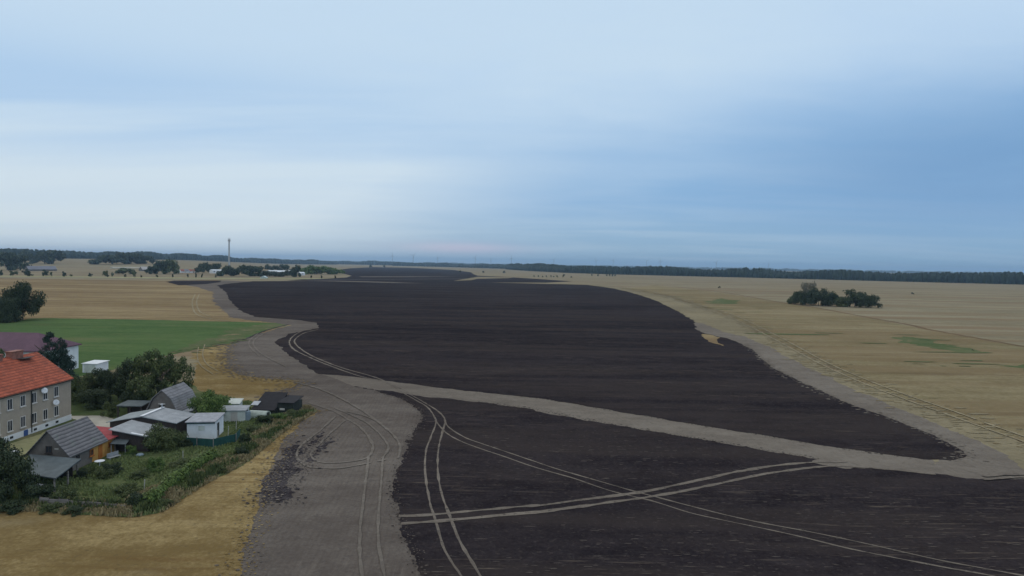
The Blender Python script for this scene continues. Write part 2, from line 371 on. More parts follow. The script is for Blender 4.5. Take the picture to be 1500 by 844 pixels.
sheet('tilled_strip', [(1010, 470), (1030, 474), (1060, 487), (1085, 492), (1125, 508), (1172, 533), (1236, 564), (1300, 592), (1370, 620), (1430, 645), (1478, 668), (1500, 688), (1560, 700), (1500, 706), (1420, 706), (1360, 690), (1380, 670), (1300, 625), (1150, 565), (1080, 520), (1020, 490)], M['tilled_dry'], 6.5, 0.5, 77, smooth=False)
UP = [(318, 418), (332, 429), (339, 443), (354, 457), (379, 465), (425, 468), (462, 473), (467, 481), (443, 485), (425, 489), (403, 500), (412, 511), (431, 525), (453, 540), (468, 548), (517, 552), (579, 560), (640, 568), (700, 574),
      (800, 585), (900, 602), (1000, 619), (1100, 635), (1154, 644), (1208, 653), (1251, 659), (1298, 666), (1352, 673), (1395, 675), (1416, 668), (1406, 657), (1370, 639), (1316, 617), (1244, 592), (1179, 563), (1133, 539),
      (1107, 517), (1088, 504), (1067, 496), (1051, 493), (1032, 488), (1019, 483), (1017, 469), (1000, 460), (960, 440), (933, 431), (901, 423), (861, 417.5), (827, 416.5), (800, 416), (700, 413.5), (600, 412.5), (480, 411.5), (371, 412), (340, 415)]
sheet('ploughed_field', UP, M['dark'], 7, 0.35, 9, smooth=False)
LOW = [(518, 566), (563, 572), (594, 577), (625, 582), (671, 586), (700, 589.5), (780, 600), (823, 610), (896, 622), (953, 632), (1040, 646), (1112, 659), (1154, 666), (1200, 673), (1190, 678), (1237, 686), (1302, 688), (1370, 695), (1424, 701), (1500, 702), (1620, 720),
       (2100, 900), (2000, 1500), (900, 1500), (700, 1000), (640, 880), (621, 844), (607.5, 812), (596, 785), (586, 762), (580.5, 738), (577, 711), (582, 685), (591, 664), (599, 644), (612.5, 626), (618, 607), (609, 597), (586, 585), (552, 573.5)]
sheet('ploughed_field', LOW, M['dark'], 8, 0.6, 10, smooth=False)
sheet('ploughed_field', [(440, 409.4), (480, 408.2), (508, 406.6), (515, 404), (505, 401.5), (493, 399), (490, 396.0), (515, 393.0), (547, 391.4), (600, 392.3), (663, 395.5), (690, 399), (694, 402), (700, 404), (745, 406), (800, 409.6), (838, 412.3), (800, 414.2), (700, 413.9), (600, 413.2), (480, 412), (420, 411), (440, 409.6)], M['dark'], 9, 0.2, 11, smooth=False)
sheet('ploughed_field', [(243, 413), (255, 411.2), (324, 411), (322, 413.5), (300, 416.5), (262, 418)], M['dark'], 10, 0.2, 13, smooth=False)
sheet('ploughed_field', [(317, 419.5), (330, 418), (350, 415), (372, 413), (369, 417.5), (345, 420.5)], M['dark'], 9, 0.5, 14, smooth=False)
# bits of straw left uncut or unburnt
sheet('straw_strip', [(525, 405.2), (600, 405.1), (673, 405.3), (600, 405.9), (530, 405.9)], M['tilled_dry'], 11, 0.2, 15, smooth=False)
sheet('straw_strip', [(440, 410.9), (500, 411.6), (560, 413.0), (622, 415.3), (560, 414.1), (500, 412.5)], M['tilled_dry'], 11, 0.2, 16, smooth=False)
sheet('straw_strip', [(1029, 489.5), (1040, 490.5), (1052, 494.5), (1051, 501), (1064, 508), (1043, 502.5), (1031, 496)], M['ochre_far'], 11, 0.3, 17, smooth=False)
sheet('straw_strip', [(664, 411.6), (684, 408.2), (700, 405.5), (752, 406.4), (745, 407.6), (700, 408.4), (690, 410.6)], M['margin'], 11, 0.2, 18, smooth=False)
# charred heap beside the strip
for i, poly in enumerate(([(388, 712), (398, 694), (404, 676), (418, 660), (434, 648), (444, 662), (432, 676), (440, 690), (430, 700), (420, 712), (426, 724), (410, 738), (396, 734), (384, 746), (380, 734)],
                          [(448, 676), (462, 664), (476, 648), (486, 646), (478, 656), (464, 668), (454, 678)], [(452, 650), (464, 640), (474, 632), (470, 640), (458, 652)])):
    sheet('charred_patch', poly, M['char'], 9, 1.3 if i == 0 else 0.7, 19 + i * 5, smooth=False)
sheet('stubble_field', [(905, 424), (960, 418), (1050, 428), (1140, 443), (1188, 450), (1260, 463.5), (1356, 482.4), (1428, 495.5), (1500, 508.5), (1700, 546), (2200, 800), (1700, 733), (1500, 649), (1388, 606), (1262, 560), (1141, 499), (1067, 462), (971, 432)], M['warm'], 5, 0.4, 90, smooth=False)
# rough land to the right
for i, poly in enumerate(([(1308, 494), (1339, 493.5), (1368, 501), (1392, 505), (1452, 517), (1404, 514.5), (1368, 512), (1344, 505), (1313, 499)], [(1470, 536.5), (1500, 533), (1560, 540), (1540, 548), (1500, 543)],
                          [(1035, 441), (1055, 437), (1085, 440), (1070, 445), (1045, 445)])):
    sheet('weed_patch', poly, M['weeds'], 8, 1.6, 20 + i, smooth=False)

ribbon('field_boundary', [(424, 475), (405, 480), (385, 486), (357, 497.6), (332, 504), (302, 509)], 0.9, M['char'], 33, layer=11, jit=0.5)
sheet('stubble_field', [(300, 508), (332, 502.5), (357, 496), (388, 484), (420, 476), (395, 474.5), (350, 480), (330, 490), (290, 500), (262, 510), (262, 517)], M['weeds'], 6, 1.5, 91, smooth=False)
# ---- road and verges by the far village
ribbon('verge', [(-300, 402.5), (0, 404.5), (180, 406.5), (330, 408), (450, 408.5), (505, 408.3)], 45, M['verge'], 30, layer=3, jit=0.2)
ribbon('road', [(-300, 404.2), (0, 406.2), (180, 407.8), (330, 408.8), (450, 409.2), (560, 409.4), (700, 408.2)], 7, M['asphalt'], 31, layer=11, jit=0.05)

def inpoly(p, poly):
    c = False; n = len(poly); x, y = p
    for i in range(n):
        x1, y1 = poly[i]; x2, y2 = poly[(i + 1) % n]
        if (y1 > y) != (y2 > y) and x < (x2 - x1) * (y - y1) / (y2 - y1) + x1: c = not c
    return c
# ---- tyre tracks
TR = []
def pair(*lines, w=0.4, mat='track', jit=0.55, gap=None):
    for i, l in enumerate(lines): ribbon('tyre_track', l, w, M[mat], 40 + LAY['n'], jit=jit, gap=gap if mat == 'track' else 0.62)
pair([(466, 480.5), (443, 485), (428, 494), (424, 503), (431, 512.5), (449.5, 522), (474, 532.5), (502, 543), (528, 551.6), (557, 558), (575, 566), (586, 573.5)],
     [(466, 483), (446, 488), (434, 495.5), (431.6, 501.7), (440, 511), (455.6, 520.8), (474, 529), (502, 539.5), (536, 549), (560, 557), (585, 569), (601, 578.5)], w=0.45)
pair([(586, 573.5), (606, 585), (626, 597), (636, 610.5), (638.5, 620.6), (631, 641), (624, 661), (622.6, 688), (625, 711.5), (631, 742), (639.5, 769), (649.6, 802), (663, 826), (675, 844), (700, 890), (735, 950)],
     [(601, 578.5), (619, 588.6), (643, 604), (652, 617), (648, 634), (643, 654), (641, 678), (643, 705), (649.6, 731.7), (659.7, 758.6), (673, 792), (688, 819), (703, 844), (732, 890), (775, 950)], w=0.24)
pair([(637, 616), (653, 634), (673, 646), (703, 657.6), (737, 669), (771, 681), (800, 690), (843.6, 702.6), (881, 715.6), (910, 724), (953, 734), (1011, 752), (1069, 765), (1127, 777), (1180, 789), (1244, 804.6), (1316, 819), (1388, 833), (1442, 842.5), (1560, 866)],
     [(651, 615), (658, 627), (680, 641), (707, 651), (737, 661), (780, 675.7), (823, 690), (867, 702.6), (921.6, 718.5), (965, 730), (1026, 746), (1083.5, 760), (1127, 769), (1180, 779), (1244, 792), (1316, 808), (1388, 824), (1460, 837), (1560, 856)], w=0.23)
pair([(584, 757), (636, 754.5), (703, 748.5), (754, 743.8), (800, 740), (838, 735), (895.6, 727.5), (942, 721), (982, 713), (1026, 704), (1069, 694), (1127, 684), (1180, 678.5), (1240, 677)],
     [(587, 768), (636, 764.7), (703, 759), (750, 754.5), (800, 749.5), (852, 743), (895.6, 736.6), (953, 728.6), (1011, 718), (1069, 705.5), (1127, 694), (1180, 687), (1230, 683.5), (1300, 688.5), (1370, 695)], w=0.62, jit=0.5)
# turning loops on the strip
pair([(450, 590), (471, 597), (491, 604), (508, 614), (528, 627), (542, 644), (546, 657.6), (538.5, 671), (518, 676), (495, 678.5), (471, 678), (459, 673), (457, 664), (468, 651), (485, 634), (506.5, 615.5)],
     [(491, 610.5), (468, 632), (444, 651), (435, 664), (438, 676), (454, 684.5), (485, 687), (511.5, 684.5), (538.5, 679.5), (565, 674)], w=0.34, mat='soft')
pair([(540, 668), (537, 695), (533, 728), (528, 769), (527, 812), (530, 844), (536, 900)], [(561, 671), (558, 711), (555, 748), (554, 789), (559, 822.5), (563, 844), (574, 900)], w=0.27, mat='soft')
pair([(490, 598), (532, 617), (552, 632), (565, 647.5), (569, 658), (560, 672)], [(505, 603), (545, 614), (575, 637), (586, 655), (583, 672)], w=0.3, mat='soft')
pair([(430, 560), (470, 571), (510, 590), (545, 612), (570, 632)], w=0.4, mat='soft')
pair([(388, 488), (372.5, 498.6), (372.5, 508), (388, 521.7), (420, 538)], [(378, 489), (366, 499), (366, 508), (380, 522)], w=0.4, mat='soft')
pair([(286, 431), (281.6, 443), (286, 458.5), (302, 466), (342, 472)], [(292, 431), (288, 443), (293, 457), (308, 464)], w=0.7, mat='pale')
pair([(300, 505), (297, 520), (303, 534), (320, 545)], [(291, 509), (289, 522), (294, 536), (312, 549)], w=0.25, mat='pale')
pair([(893, 421), (971, 435), (1027, 451), (1067, 464), (1101, 480), (1141, 501), (1200, 533), (1262, 561), (1316, 582), (1388, 608), (1460, 634), (1540, 662)],
     [(900, 421), (982, 435), (1037, 450.5), (1078, 463), (1112, 479), (1153, 500), (1212, 532), (1274, 559), (1330, 580), (1402, 605), (1470, 630), (1550, 657)], w=0.5, mat='pale')
pair([(1441, 699), (1480, 696), (1560, 697)], [(1440, 704), (1500, 700), (1560, 702)], w=0.6)
# ---- ragged borders: scraps of one surface lying on the other, none touching another
def scraps(name, line, mat, layer, n, band, size, seed, stretch=1.0, area=None):
    rnd = random.Random(seed); mb = MB(); cells = {}; k = 0; tries = 0
    if area: P_ = [Vector(G(*p)) for p in area]; x0, x1 = min(p.x for p in P_), max(p.x for p in P_); y0, y1 = min(p.y for p in P_), max(p.y for p in P_); PP = [(p.x, p.y) for p in P_]
    else: P_ = [Vector(G(*p)) for p in catmull(line, False, 4)]; L = [(b - a).length / math.sqrt(max(1, a.length)) for a, b in zip(P_, P_[1:])]
    while k < n and tries < n * 8:
        tries += 1
        if area:
            p = Vector((rnd.uniform(x0, x1), y0 + (y1 - y0) * rnd.random() ** 2))
            if not inpoly((p.x, p.y), PP) or noise.noise(Vector((p.x * 0.02, p.y * 0.05, seed))) + rnd.uniform(-.3, .3) < 0.05: continue
        else:
            i = rnd.choices(range(len(L)), L)[0]; a, b = P_[i], P_[i + 1]; d = (b - a).normalized()
            p = a + (b - a) * rnd.random() + Vector((-d.y, d.x)) * rnd.gauss(0, band)
        s_ = size * rnd.uniform(0.35, 1.0) ** 1.5 * max(0.8, min(3, p.length / 110)); sx = s_ * stretch * rnd.uniform(0.6, 1.4)
        R_ = max(s_, sx) * 1.3; g_ = 6.0; cx, cy_ = int(p.x // g_), int(p.y // g_); rg = int(R_ // g_) + 1; bad = False
        for ix in range(cx - rg, cx + rg + 1):
            for iy in range(cy_ - rg, cy_ + rg + 1):
                for (qx, qy, qx_, qy_) in cells.get((ix, iy), ()):
                    if abs(qx - p.x) < (qx_ + sx) * 1.35 and abs(qy - p.y) < (qy_ + s_) * 1.35: bad = True
        if bad: continue
        cells.setdefault((cx, cy_), []).append((p.x, p.y, sx, s_)); k += 1
        vs = []; N = 9
        for j in range(N):
            an = 6.283 * j / N; q = rnd.uniform(0.5, 1.25); vs.append((p.x + sx * q * math.cos(an), p.y + s_ * q * math.sin(an), layer * 0.004 + 0.002))
        mb.add(vs, [tuple(range(N))])
    o = mb.build(name, mat); o['kind'] = 'stuff'; tag(o, name.replace('_', ' ') + ' scattered over the soil', None)
LE = [(352, 860), (360, 800), (375, 755), (385, 715), (400, 680), (412, 650), (440, 620), (466, 601)]
scraps('straw_scraps', LE, M['ochre'], 14, 600, 0.75, 0.22, 1)
scraps('soil_scraps', LE, M['tilled'], 15, 300, 0.9, 0.24, 2)
scraps('straw_scraps', [(330, 505), (330, 520), (332, 536), (350, 550), (395, 556), (440, 558), (430, 567), (400, 577), (405, 587), (430, 592)], M['ochre'], 16, 450, 1.0, 0.4, 3)
scraps('soil_scraps', [(330, 505), (330, 520), (332, 536), (350, 550), (395, 556), (440, 558), (430, 567), (400, 577), (405, 587), (430, 592)], M['tilled'], 17, 450, 1.1, 0.4, 4)
scraps('soil_scraps', [(640, 900), (621, 844), (607.5, 812), (596, 785), (586, 762), (580.5, 738), (577, 711), (582, 685), (591, 664), (599, 644), (612.5, 626), (618, 607), (609, 597), (586, 585), (552, 573.5)], M['dark'], 18, 500, 0.35, 0.17, 5)
scraps('soil_scraps', [(640, 900), (621, 844), (607.5, 812), (596, 785), (586, 762), (580.5, 738), (577, 711), (582, 685), (591, 664), (599, 644), (612.5, 626), (618, 607), (609, 597), (586, 585), (552, 573.5)], M['tilled'], 19, 500, 0.35, 0.17, 6)
ME = [(905, 422), (971, 433), (1027, 450), (1067, 463), (1101, 479), (1141, 500), (1200, 532), (1262, 561), (1316, 582), (1388, 607), (1460, 633), (1560, 672)]
scraps('straw_scraps', ME, M['warm'], 20, 400, 2.2, 0.55, 7, 2.5)
scraps('straw_scraps', [(x, y - 1.5) for x, y in ME], M['margin'], 21, 400, 2.5, 0.6, 8, 2.5)
scraps('soil_scraps', [(1395, 675), (1416, 668), (1406, 657), (1370, 639), (1316, 617), (1244, 592), (1179, 563), (1133, 539), (1107, 517), (1088, 504)], M['tilled_dry'], 22, 400, 0.6, 0.35, 9, 1.6)
scraps('soil_scraps', [(700, 574), (800, 585), (900, 602), (1000, 619), (1100, 635), (1208, 653), (1298, 666), (1395, 675)], M['dark'], 23, 350, 0.3, 0.2, 10, 1.6)
scraps('soil_scraps', [(700, 589.5), (780, 600), (896, 622), (953, 632), (1040, 646), (1112, 659), (1200, 673)], M['dark'], 24, 350, 0.3, 0.2, 11, 1.6)
scraps('straw_scraps', None, M['track'], 25, 650, 0, 0.055, 12, 11.0, area=[(590, 600), (800, 610), (1150, 680), (1250, 720), (1500, 740), (1500, 860), (640, 860), (590, 760)])
scraps('charred_scraps', [(404, 742), (416, 712), (432, 682), (450, 657), (476, 640)], M['char'], 26, 420, 1.0, 0.32, 13)
scraps('soil_scraps', [(392, 735), (404, 705), (424, 680), (438, 660)], M['tilled_dry'], 27, 260, 1.0, 0.22, 14)
scraps('straw_scraps', [(262, 517), (302, 508), (332, 502), (357, 496)], M['weeds'], 28, 200, 1.5, 0.7, 15, 2)
scraps('weed_scraps', None, M['weeds'], 29, 22, 0, 1.0, 16, 5.0, area=[(960, 424), (1100, 440), (1480, 520), (1480, 560), (1250, 520), (1100, 470)])
# crop step across the right field
ribbon('field_boundary', [(960, 417), (1050, 427), (1140, 442.5), (1188, 449.6), (1260, 463), (1337, 477), (1356, 482), (1428, 495), (1500, 508), (1620, 530)], 2.4, soil('boundary_strip', (0.12, 0.085, 0.05), (0.17, 0.12, 0.075)), 60, layer=9)
ribbon('field_boundary', [(880, 414), (960, 417.5), (1080, 421), (1300, 423), (1500, 432)], 5, soil('boundary_strip', (0.21, 0.155, 0.10), (0.25, 0.18, 0.12)), 61, layer=9)

# ------------------------------------------------------------------ haze
hz = MB().box(-25000, 25000, -25000, 25000, -1.0, 175.0).build('haze', None); hz['kind'] = 'stuff'
hm = bpy.data.materials.new('haze'); hm.use_nodes = True; hk = NT(hm.node_tree); hk.n.clear()
ho = hk.node('ShaderNodeOutputMaterial'); hv = hk.node('ShaderNodeVolumePrincipled'); hk.l.new(hv.outputs[0], ho.inputs['Volume'])
hv.inputs['Color'].default_value = (0.50, 0.74, 1.0, 1); hv.inputs['Density'].default_value = 0.00008; hv.inputs['Anisotropy'].default_value = 0.0
hz.data.materials.append(hm)

# ------------------------------------------------------------------ woods seen as one mass
def wood(name, path, depth, h, mat, seed, spacing=9.0, far=False):
    """path: list of (px, distance); crowns packed behind that front line"""
    rnd = random.Random(seed); mb = MB(); pts = [Vector(at(*p)) for p in path]
    for a, b in zip(pts, pts[1:]):
        L = (b - a).length; n = int(L / spacing)
        back = Vector((a.x + b.x, a.y + b.y)).normalized()
        for i in range(n):
            for r in range(int(depth / (spacing * 1.3))):
                p = a + (b - a) * ((i + rnd.random()) / n) + back * (r * spacing * 1.3 + rnd.uniform(-3, 3))
                z0 = ground_z(p.x, p.y)
                hh = h * (0.80 + 0.45 * noise.noise(Vector((p.x * 0.006, p.y * 0.006, seed))) + rnd.uniform(-0.1, 0.16))
                rr = spacing * rnd.uniform(0.6, 0.95)
                vs = []; fs = []; K = 6
                for lv, (fz, fr) in enumerate(((0.0, 0.75), (0.35, 1.0), (0.7, 0.85), (0.92, 0.4))):
                    for k in range(K):
                        an = 6.283 * (k + 0.5 * (lv % 2)) / K
                        q = rr * fr * rnd.uniform(0.7, 1.25)
                        vs.append((p.x + q * math.cos(an), p.y + q * math.sin(an), z0 + hh * fz * rnd.uniform(0.93, 1.07)))
                for lv in range(3):
                    for k in range(K): fs.append((lv * K + k, lv * K + (k + 1) % K, (lv + 1) * K + (k + 1) % K, (lv + 1) * K + k))
                vs.append((p.x, p.y, z0 + hh)); fs += [(3 * K + k, 3 * K + (k + 1) % K, 4 * K) for k in range(K)]
                mb.add(vs, fs)
    o = mb.build(name, mat); tag(o, None, None, None, 'stuff')
    return o
WOODM = leafmat('wood_foliage', (0.010, 0.022, 0.014), (0.028, 0.045, 0.026))
tag(wood('forest', [(742, 3200), (776, 2600), (830, 2200), (900, 2020), (1100, 1820), (1300, 1620), (1500, 1480), (1800, 1330), (2300, 1300)], 90, 27.5, WOODM, 1, 7.0), 'long dark forest edge behind the pale stubble on the right', 'forest')
tag(wood('forest', [(-500, 1900), (-200, 1950), (0, 2020), (120, 2300), (250, 2900), (400, 3900), (492, 5000)], 130, 29, WOODM, 2, 11), 'dark wooded ridge on the left horizon behind the village', 'forest')
tag(wood('forest', [(576, 4600), (650, 4300), (720, 3700), (782, 3300)], 90, 25, WOODM, 3, 13), 'thin strip of forest on the horizon under the wind turbines', 'forest')
tag(wood('forest', [(486, 5600), (530, 5300), (585, 5200)], 90, 31, WOODM, 4, 15), 'small wood on the horizon left of the wind turbines', 'forest')
tag(wood('forest', [(250, 9500), (600, 9000), (1000, 9000), (1400, 8600), (1800, 8000)], 60, 33, WOODM, 5, 20), 'hazy blue line of woodland on the farthest horizon', 'forest')

# ------------------------------------------------------------------ trees
def leafquad(mb, p, nrm, s, rnd):
    u = nrm.orthogonal().normalized(); u.rotate(Matrix.Rotation(rnd.random() * 6.28, 3, nrm)); w = nrm.cross(u)
    a = s * rnd.uniform(0.6, 1.3); b = s * rnd.uniform(0.35, 0.8)
    mb.add([p - u * a, p - w * b, p + u * a, p + w * b], [(0, 1, 2, 3)])
def crown_mesh(name, seed, n, leaf, mat, clumps=16, sparse=0.0, shape='round', squash=1.0):
    rnd = random.Random(seed); mb = MB(); cl = []
    for i in range(clumps):
        if shape == 'round':
            z = rnd.uniform(0.17, 0.86); env = math.sqrt(max(0.05, 1 - ((z - 0.48) / 0.5) ** 2))
            rr = rnd.uniform(0.10, 0.19)
        elif shape == 'ragged':
            z = rnd.uniform(0.16, 0.9); env = 1.08 * math.sqrt(max(0.05, 1 - ((z - 0.52) / 0.5) ** 2)); rr = rnd.uniform(0.07, 0.135)
        elif shape == 'bush':
            z = rnd.uniform(0.12, 0.8); env = math.sqrt(max(0.05, 1 - (z / 1.0) ** 2)); rr = rnd.uniform(0.14, 0.24)
        else:
            z = rnd.uniform(0.12, 0.95); env = (1.02 - z) * 1.15; rr = 0.05 + 0.12 * (1.02 - z)
        a = rnd.random() * 6.283; q = env * rnd.uniform(0.25, 1.0) ** 0.6 * (0.9 if shape != 'cone' else 0.85)
        cl.append((Vector((q * math.cos(a), q * math.sin(a), z)), rr))
    if shape not in ('cone', 'ragged'): cl.append((Vector((0, 0, 0.5)), 0.3))
    wsum = sum(c[1] ** 2 for c in cl)
    for c, rr in cl:
        k = int(n * rr * rr / wsum)
        for j in range(k):
            d = Vector((rnd.gauss(0, 1), rnd.gauss(0, 1), rnd.gauss(0, 0.9))).normalized()
            r = rr * (rnd.random() ** 0.35) * (1 + 0.35 * noise.noise(d * 2.3 + c * 5))
            p = c + Vector((d.x * r * (1.9 if shape == 'cone' else 1.55), d.y * r * (1.9 if shape == 'cone' else 1.55), d.z * r * (1.0 if shape != 'cone' else 0.5)))
            if p.z < 0.02: p.z = rnd.uniform(0.02, 0.1)
            nr = (d + Vector((rnd.gauss(0, 0.6), rnd.gauss(0, 0.6), rnd.gauss(0, 0.6) + 0.3))).normalized()
            leafquad(mb, p, nr, leaf, rnd)
    me = mb.mesh(name, mat); return me
def trunk_mesh(name, seed, mat, fork=0.35, r=0.03):
    rnd = random.Random(seed); mb = MB()
    mb.tube([(0, 0, -0.02), (0.01, 0, fork * 0.6), (0.02, 0.01, fork), (0.0, 0.02, 0.75)], [r * 1.3, r, r * 0.8, r * 0.25], 7)
    for i in range(6):
        a = rnd.random() * 6.28; z = rnd.uniform(fork * 0.7, 0.6); q = rnd.uniform(0.35, 0.7)
        mb.tube([(0.01, 0.01, z), (q * 0.5 * math.cos(a), q * 0.5 * math.sin(a), z + 0.1), (q * math.cos(a), q * math.sin(a), z + 0.22)], [r * 0.6, r * 0.4, r * 0.12], 5)
    return mb.mesh(name, mat)
BARK = plain('bark', (0.10, 0.08, 0.06), 0.3, 3); PALEBARK = plain('pale_bark', (0.30, 0.28, 0.23), 0.3, 3)
LF = {'dark': leafmat('dark_leaves', (0.018, 0.032, 0.016), (0.065, 0.085, 0.038)),
      'olive': leafmat('olive_leaves', (0.038, 0.058, 0.020), (0.13, 0.15, 0.058)),
      'blue': leafmat('conifer_needles', (0.014, 0.032, 0.024), (0.045, 0.075, 0.052)),
      'bright': leafmat('bright_leaves', (0.045, 0.09, 0.022), (0.16, 0.22, 0.06)),
      'hedge': leafmat('hedge_leaves', (0.035, 0.07, 0.014), (0.135, 0.19, 0.04)),
      'dead': leafmat('grey_leaves', (0.15, 0.14, 0.10), (0.28, 0.26, 0.19))}
CR = {}
def crown(kind, leaf, q, var):
    key = (kind, leaf, q, var)
    if key not in CR:
        n, s, c = {'near': (11000, 0.028, 24), 'mid': (4200, 0.045, 18), 'far': (1100, 0.085, 12)}[q]
        if kind == 'bush': s *= 1.15
        if kind == 'cone': c *= 3; s *= 0.8
        if kind == 'ragged': c = int(c * 2.2)
        CR[key] = crown_mesh('crown', 100 + var * 7 + len(CR), n, s, LF[leaf], c, 0, kind)
    return CR[key]
TK = [trunk_mesh('trunk', i, BARK) for i in range(3)]; TKP = trunk_mesh('trunk', 9, PALEBARK, 0.3, 0.04)
tcount = [0]
def tree(label, x, y, h, w, kind='round', leaf='dark', q='mid', var=0, group=None, name='tree', cat='tree', trunk=None, z=None, depth=None):
    tcount[0] += 1
    o = thing(name, label, cat, (x, y, ground_z(x, y) if z is None else z), random.Random(tcount[0]).random() * 6.28, group)
    c = obj('crown' if kind != 'bush' else 'foliage', crown(kind, leaf, q, var), o); c.scale = (w / 2, (depth or w) / 2, h)
    if kind != 'bush' or q != 'far':
        k = obj('trunk' if kind != 'bush' else 'stem', trunk or TK[tcount[0] % 3], o); k.scale = (w / 2 * (0.75 if kind == 'bush' else 1), w / 2 * (0.75 if kind == 'bush' else 1), h * (0.8 if kind == 'bush' else 1))
    return o
def tree_px(label, px, ybase, ytop, wpx, **kw):          # size read off the picture at the spot where the trunk stands
    x, y = G(px, ybase); s = y / F
    return tree(label, x, y, (ybase - ytop) * s, wpx * s, **kw)

g = 'trees round the yards by the houses'
x, y = at(238, 113); tree('large broad tree with ragged crown right behind the steep roofed grey barn', x, y, 10.0, 10.6, kind='ragged', leaf='olive', q='near', var=0, group=g)
x, y = at(203, 116); tree('dark tree just left of the large ragged tree behind the barn', x, y, 7.6, 7.6, kind='ragged', leaf='dark', q='near', var=1, group=g)
x, y = at(173, 119); tree('dark rounded tree in the thicket behind the open carport', x, y, 6.6, 7.0, leaf='dark', q='near', var=2, group=g)
x, y = at(143, 121); tree('dark tree in the thicket in front of the white garage', x, y, 5.0, 6.8, leaf='dark', q='near', var=1, group=g)
x, y = at(118, 117); tree('dark tree in the thicket beside the far gable of the orange roofed house', x, y, 5.6, 7.0, leaf='olive', q='near', var=2, group=g)
x, y = at(196, 110); tree('low dark bush between the carport and the grey barn', x, y, 3.6, 5.0, kind='bush', leaf='dark', q='near', var=3, name='bush', cat='bush')
x, y = at(135, 112); tree('wide dark bush filling the gap beside the house gable', x, y, 3.4, 6.5, kind='bush', leaf='dark', q='near', var=4, name='bush', cat='bush')
x, y = at(161, 106.5); tree('small pointed green bush beside the bright concrete yard', x, y, 2.5, 2.6, kind='bush', leaf='olive', q='mid', var=3, name='bush', cat='bush')
x, y = at(72, 126); tree('tall blue green conifer between the purple roofed building and the orange roof', x, y, 11.3, 9.0, kind='cone', leaf='blue', q='near', var=0, name='conifer', cat='conifer')
x, y = at(88, 127.5); tree('slightly shorter conifer leaning against the tall one by the white gable', x, y, 10.2, 7.6, kind='cone', leaf='blue', q='near', var=1, name='conifer', cat='conifer')
x, y = at(6, 118); tree('tree top showing behind the orange roof at the left edge', x, y, 9.4, 6.0, leaf='olive', q='near', var=1)
x, y = at(301, 103.5); tree('bright green bushy tree between the grey barn and the white sheds', x, y, 5.0, 6.2, kind='bush', leaf='bright', q='near', var=5)
x, y = at(322, 108); tree('smaller bright green bush behind the white sheds', x, y, 3.2, 4.2, kind='bush', leaf='bright', q='mid', var=3, name='bush', cat='bush')
x, y = at(241, 88.5); tree('dense round green bush in front of the flat grey roofs', x, y, 3.5, 5.6, kind='bush', leaf='olive', q='near', var=6, name='bush', cat='bush')
x, y = at(12, 69.5); tree('big dark tree in the bottom left corner beside the lean-to shed', x, y, 5.6, 6.6, kind='bush', leaf='dark', q='near', var=7)
x, y = at(-30, 72); tree('dark tree at the left edge behind the bottom left corner tree', x, y, 6.4, 7.0, leaf='dark', q='near', var=2)
x, y = at(52, 68.6); tree('low dark bush below the lean-to shed', x, y, 2.0, 3.4, kind='bush', leaf='dark', q='mid', var=4, name='bush', cat='bush')
x, y = at(92, 68.8); tree('low bush behind the plank fence', x, y, 1.6, 2.6, kind='bush', leaf='olive', q='mid', var=5, name='bush', cat='bush')
x, y = at(33, 264); tree('very large round tree at the edge of the green meadow on the left', x, y, 15.8, 16.5, kind='bush', leaf='dark', q='near', var=8)
x, y = at(4, 255); tree('lower dark tree beside the very large round tree at the left edge', x, y, 11.0, 13.0, kind='bush', leaf='dark', q='near', var=4)
x, y = at(-30, 262); tree('dark tree at the far left edge of the meadow', x, y, 13.0, 14.0, kind='bush', leaf='dark', q='near', var=6)

# copse in the right field
cg = 'trees of the copse in the right field'
for (px, yb, yt, wp, lf, lab) in ((1185, 446, 413, 22, 'dead', 'grey thin-leaved tree rising at the left of the copse'),
        (1162, 445.5, 431, 14, 'olive', 'small tree at the left tip of the copse'), (1173, 447, 424, 18, 'dark', 'dark tree in front of the grey thin-leaved one in the copse'),
        (1199, 448, 421, 26, 'dark', 'tall dark tree right beside the grey one in the copse'), (1214, 448.5, 426, 22, 'dark', 'broad dark tree at the middle of the left clump of the copse'),
        (1232, 449.3, 434, 20, 'olive', 'lower tree in the dip at the middle of the copse'), (1252, 450, 423, 24, 'dark', 'tall dark tree right of the dip in the copse'),
        (1263, 450.5, 431, 16, 'dark', 'middling tree between the two dark domes of the right clump'), (1275, 451, 430, 20, 'dark', 'dark tree at the right end of the copse')):
    tree_px(lab, px, yb, yt, wp * 1.4, leaf=lf, q='mid', var=px % 3, group=cg, kind='bush' if lf != 'dead' else 'round', trunk=TKP if lf == 'dead' else None)

# lone specks in the fields
for (px, yb, s, lab) in ((1053.5, 422, 3.0, 'tiny lone bush in the pale field left of the copse'), (1235, 427, 2.2, 'tiny lone bush just behind the copse'), (1337, 431, 3.0, 'tiny lone bush in the field right of the copse'),
                         (1425, 513.5, 2.0, 'tiny bush on the green weed patch on the right')):
    tree_px(lab, px, yb, yb - s, s * 1.3, kind='bush', leaf='dark', q='far', var=1, name='bush', cat='bush')
ords = ['first', 'second', 'third', 'fourth', 'fifth', 'sixth', 'seventh', 'eighth', 'ninth', 'tenth', 'eleventh', 'twelfth', 'thirteenth', 'fourteenth', 'fifteenth', 'sixteenth']
for i, px in enumerate((782, 788.5, 795, 800, 807, 811, 816, 825)):
    tree_px('%s from the left of the small trees dotted along the far field edge' % ords[i], px, 406 + (px - 782) * 0.02, 402.6 + (i % 3) * 0.5, 2.6, leaf='olive', q='far', var=i % 3, group='small trees dotted along the far field edge')
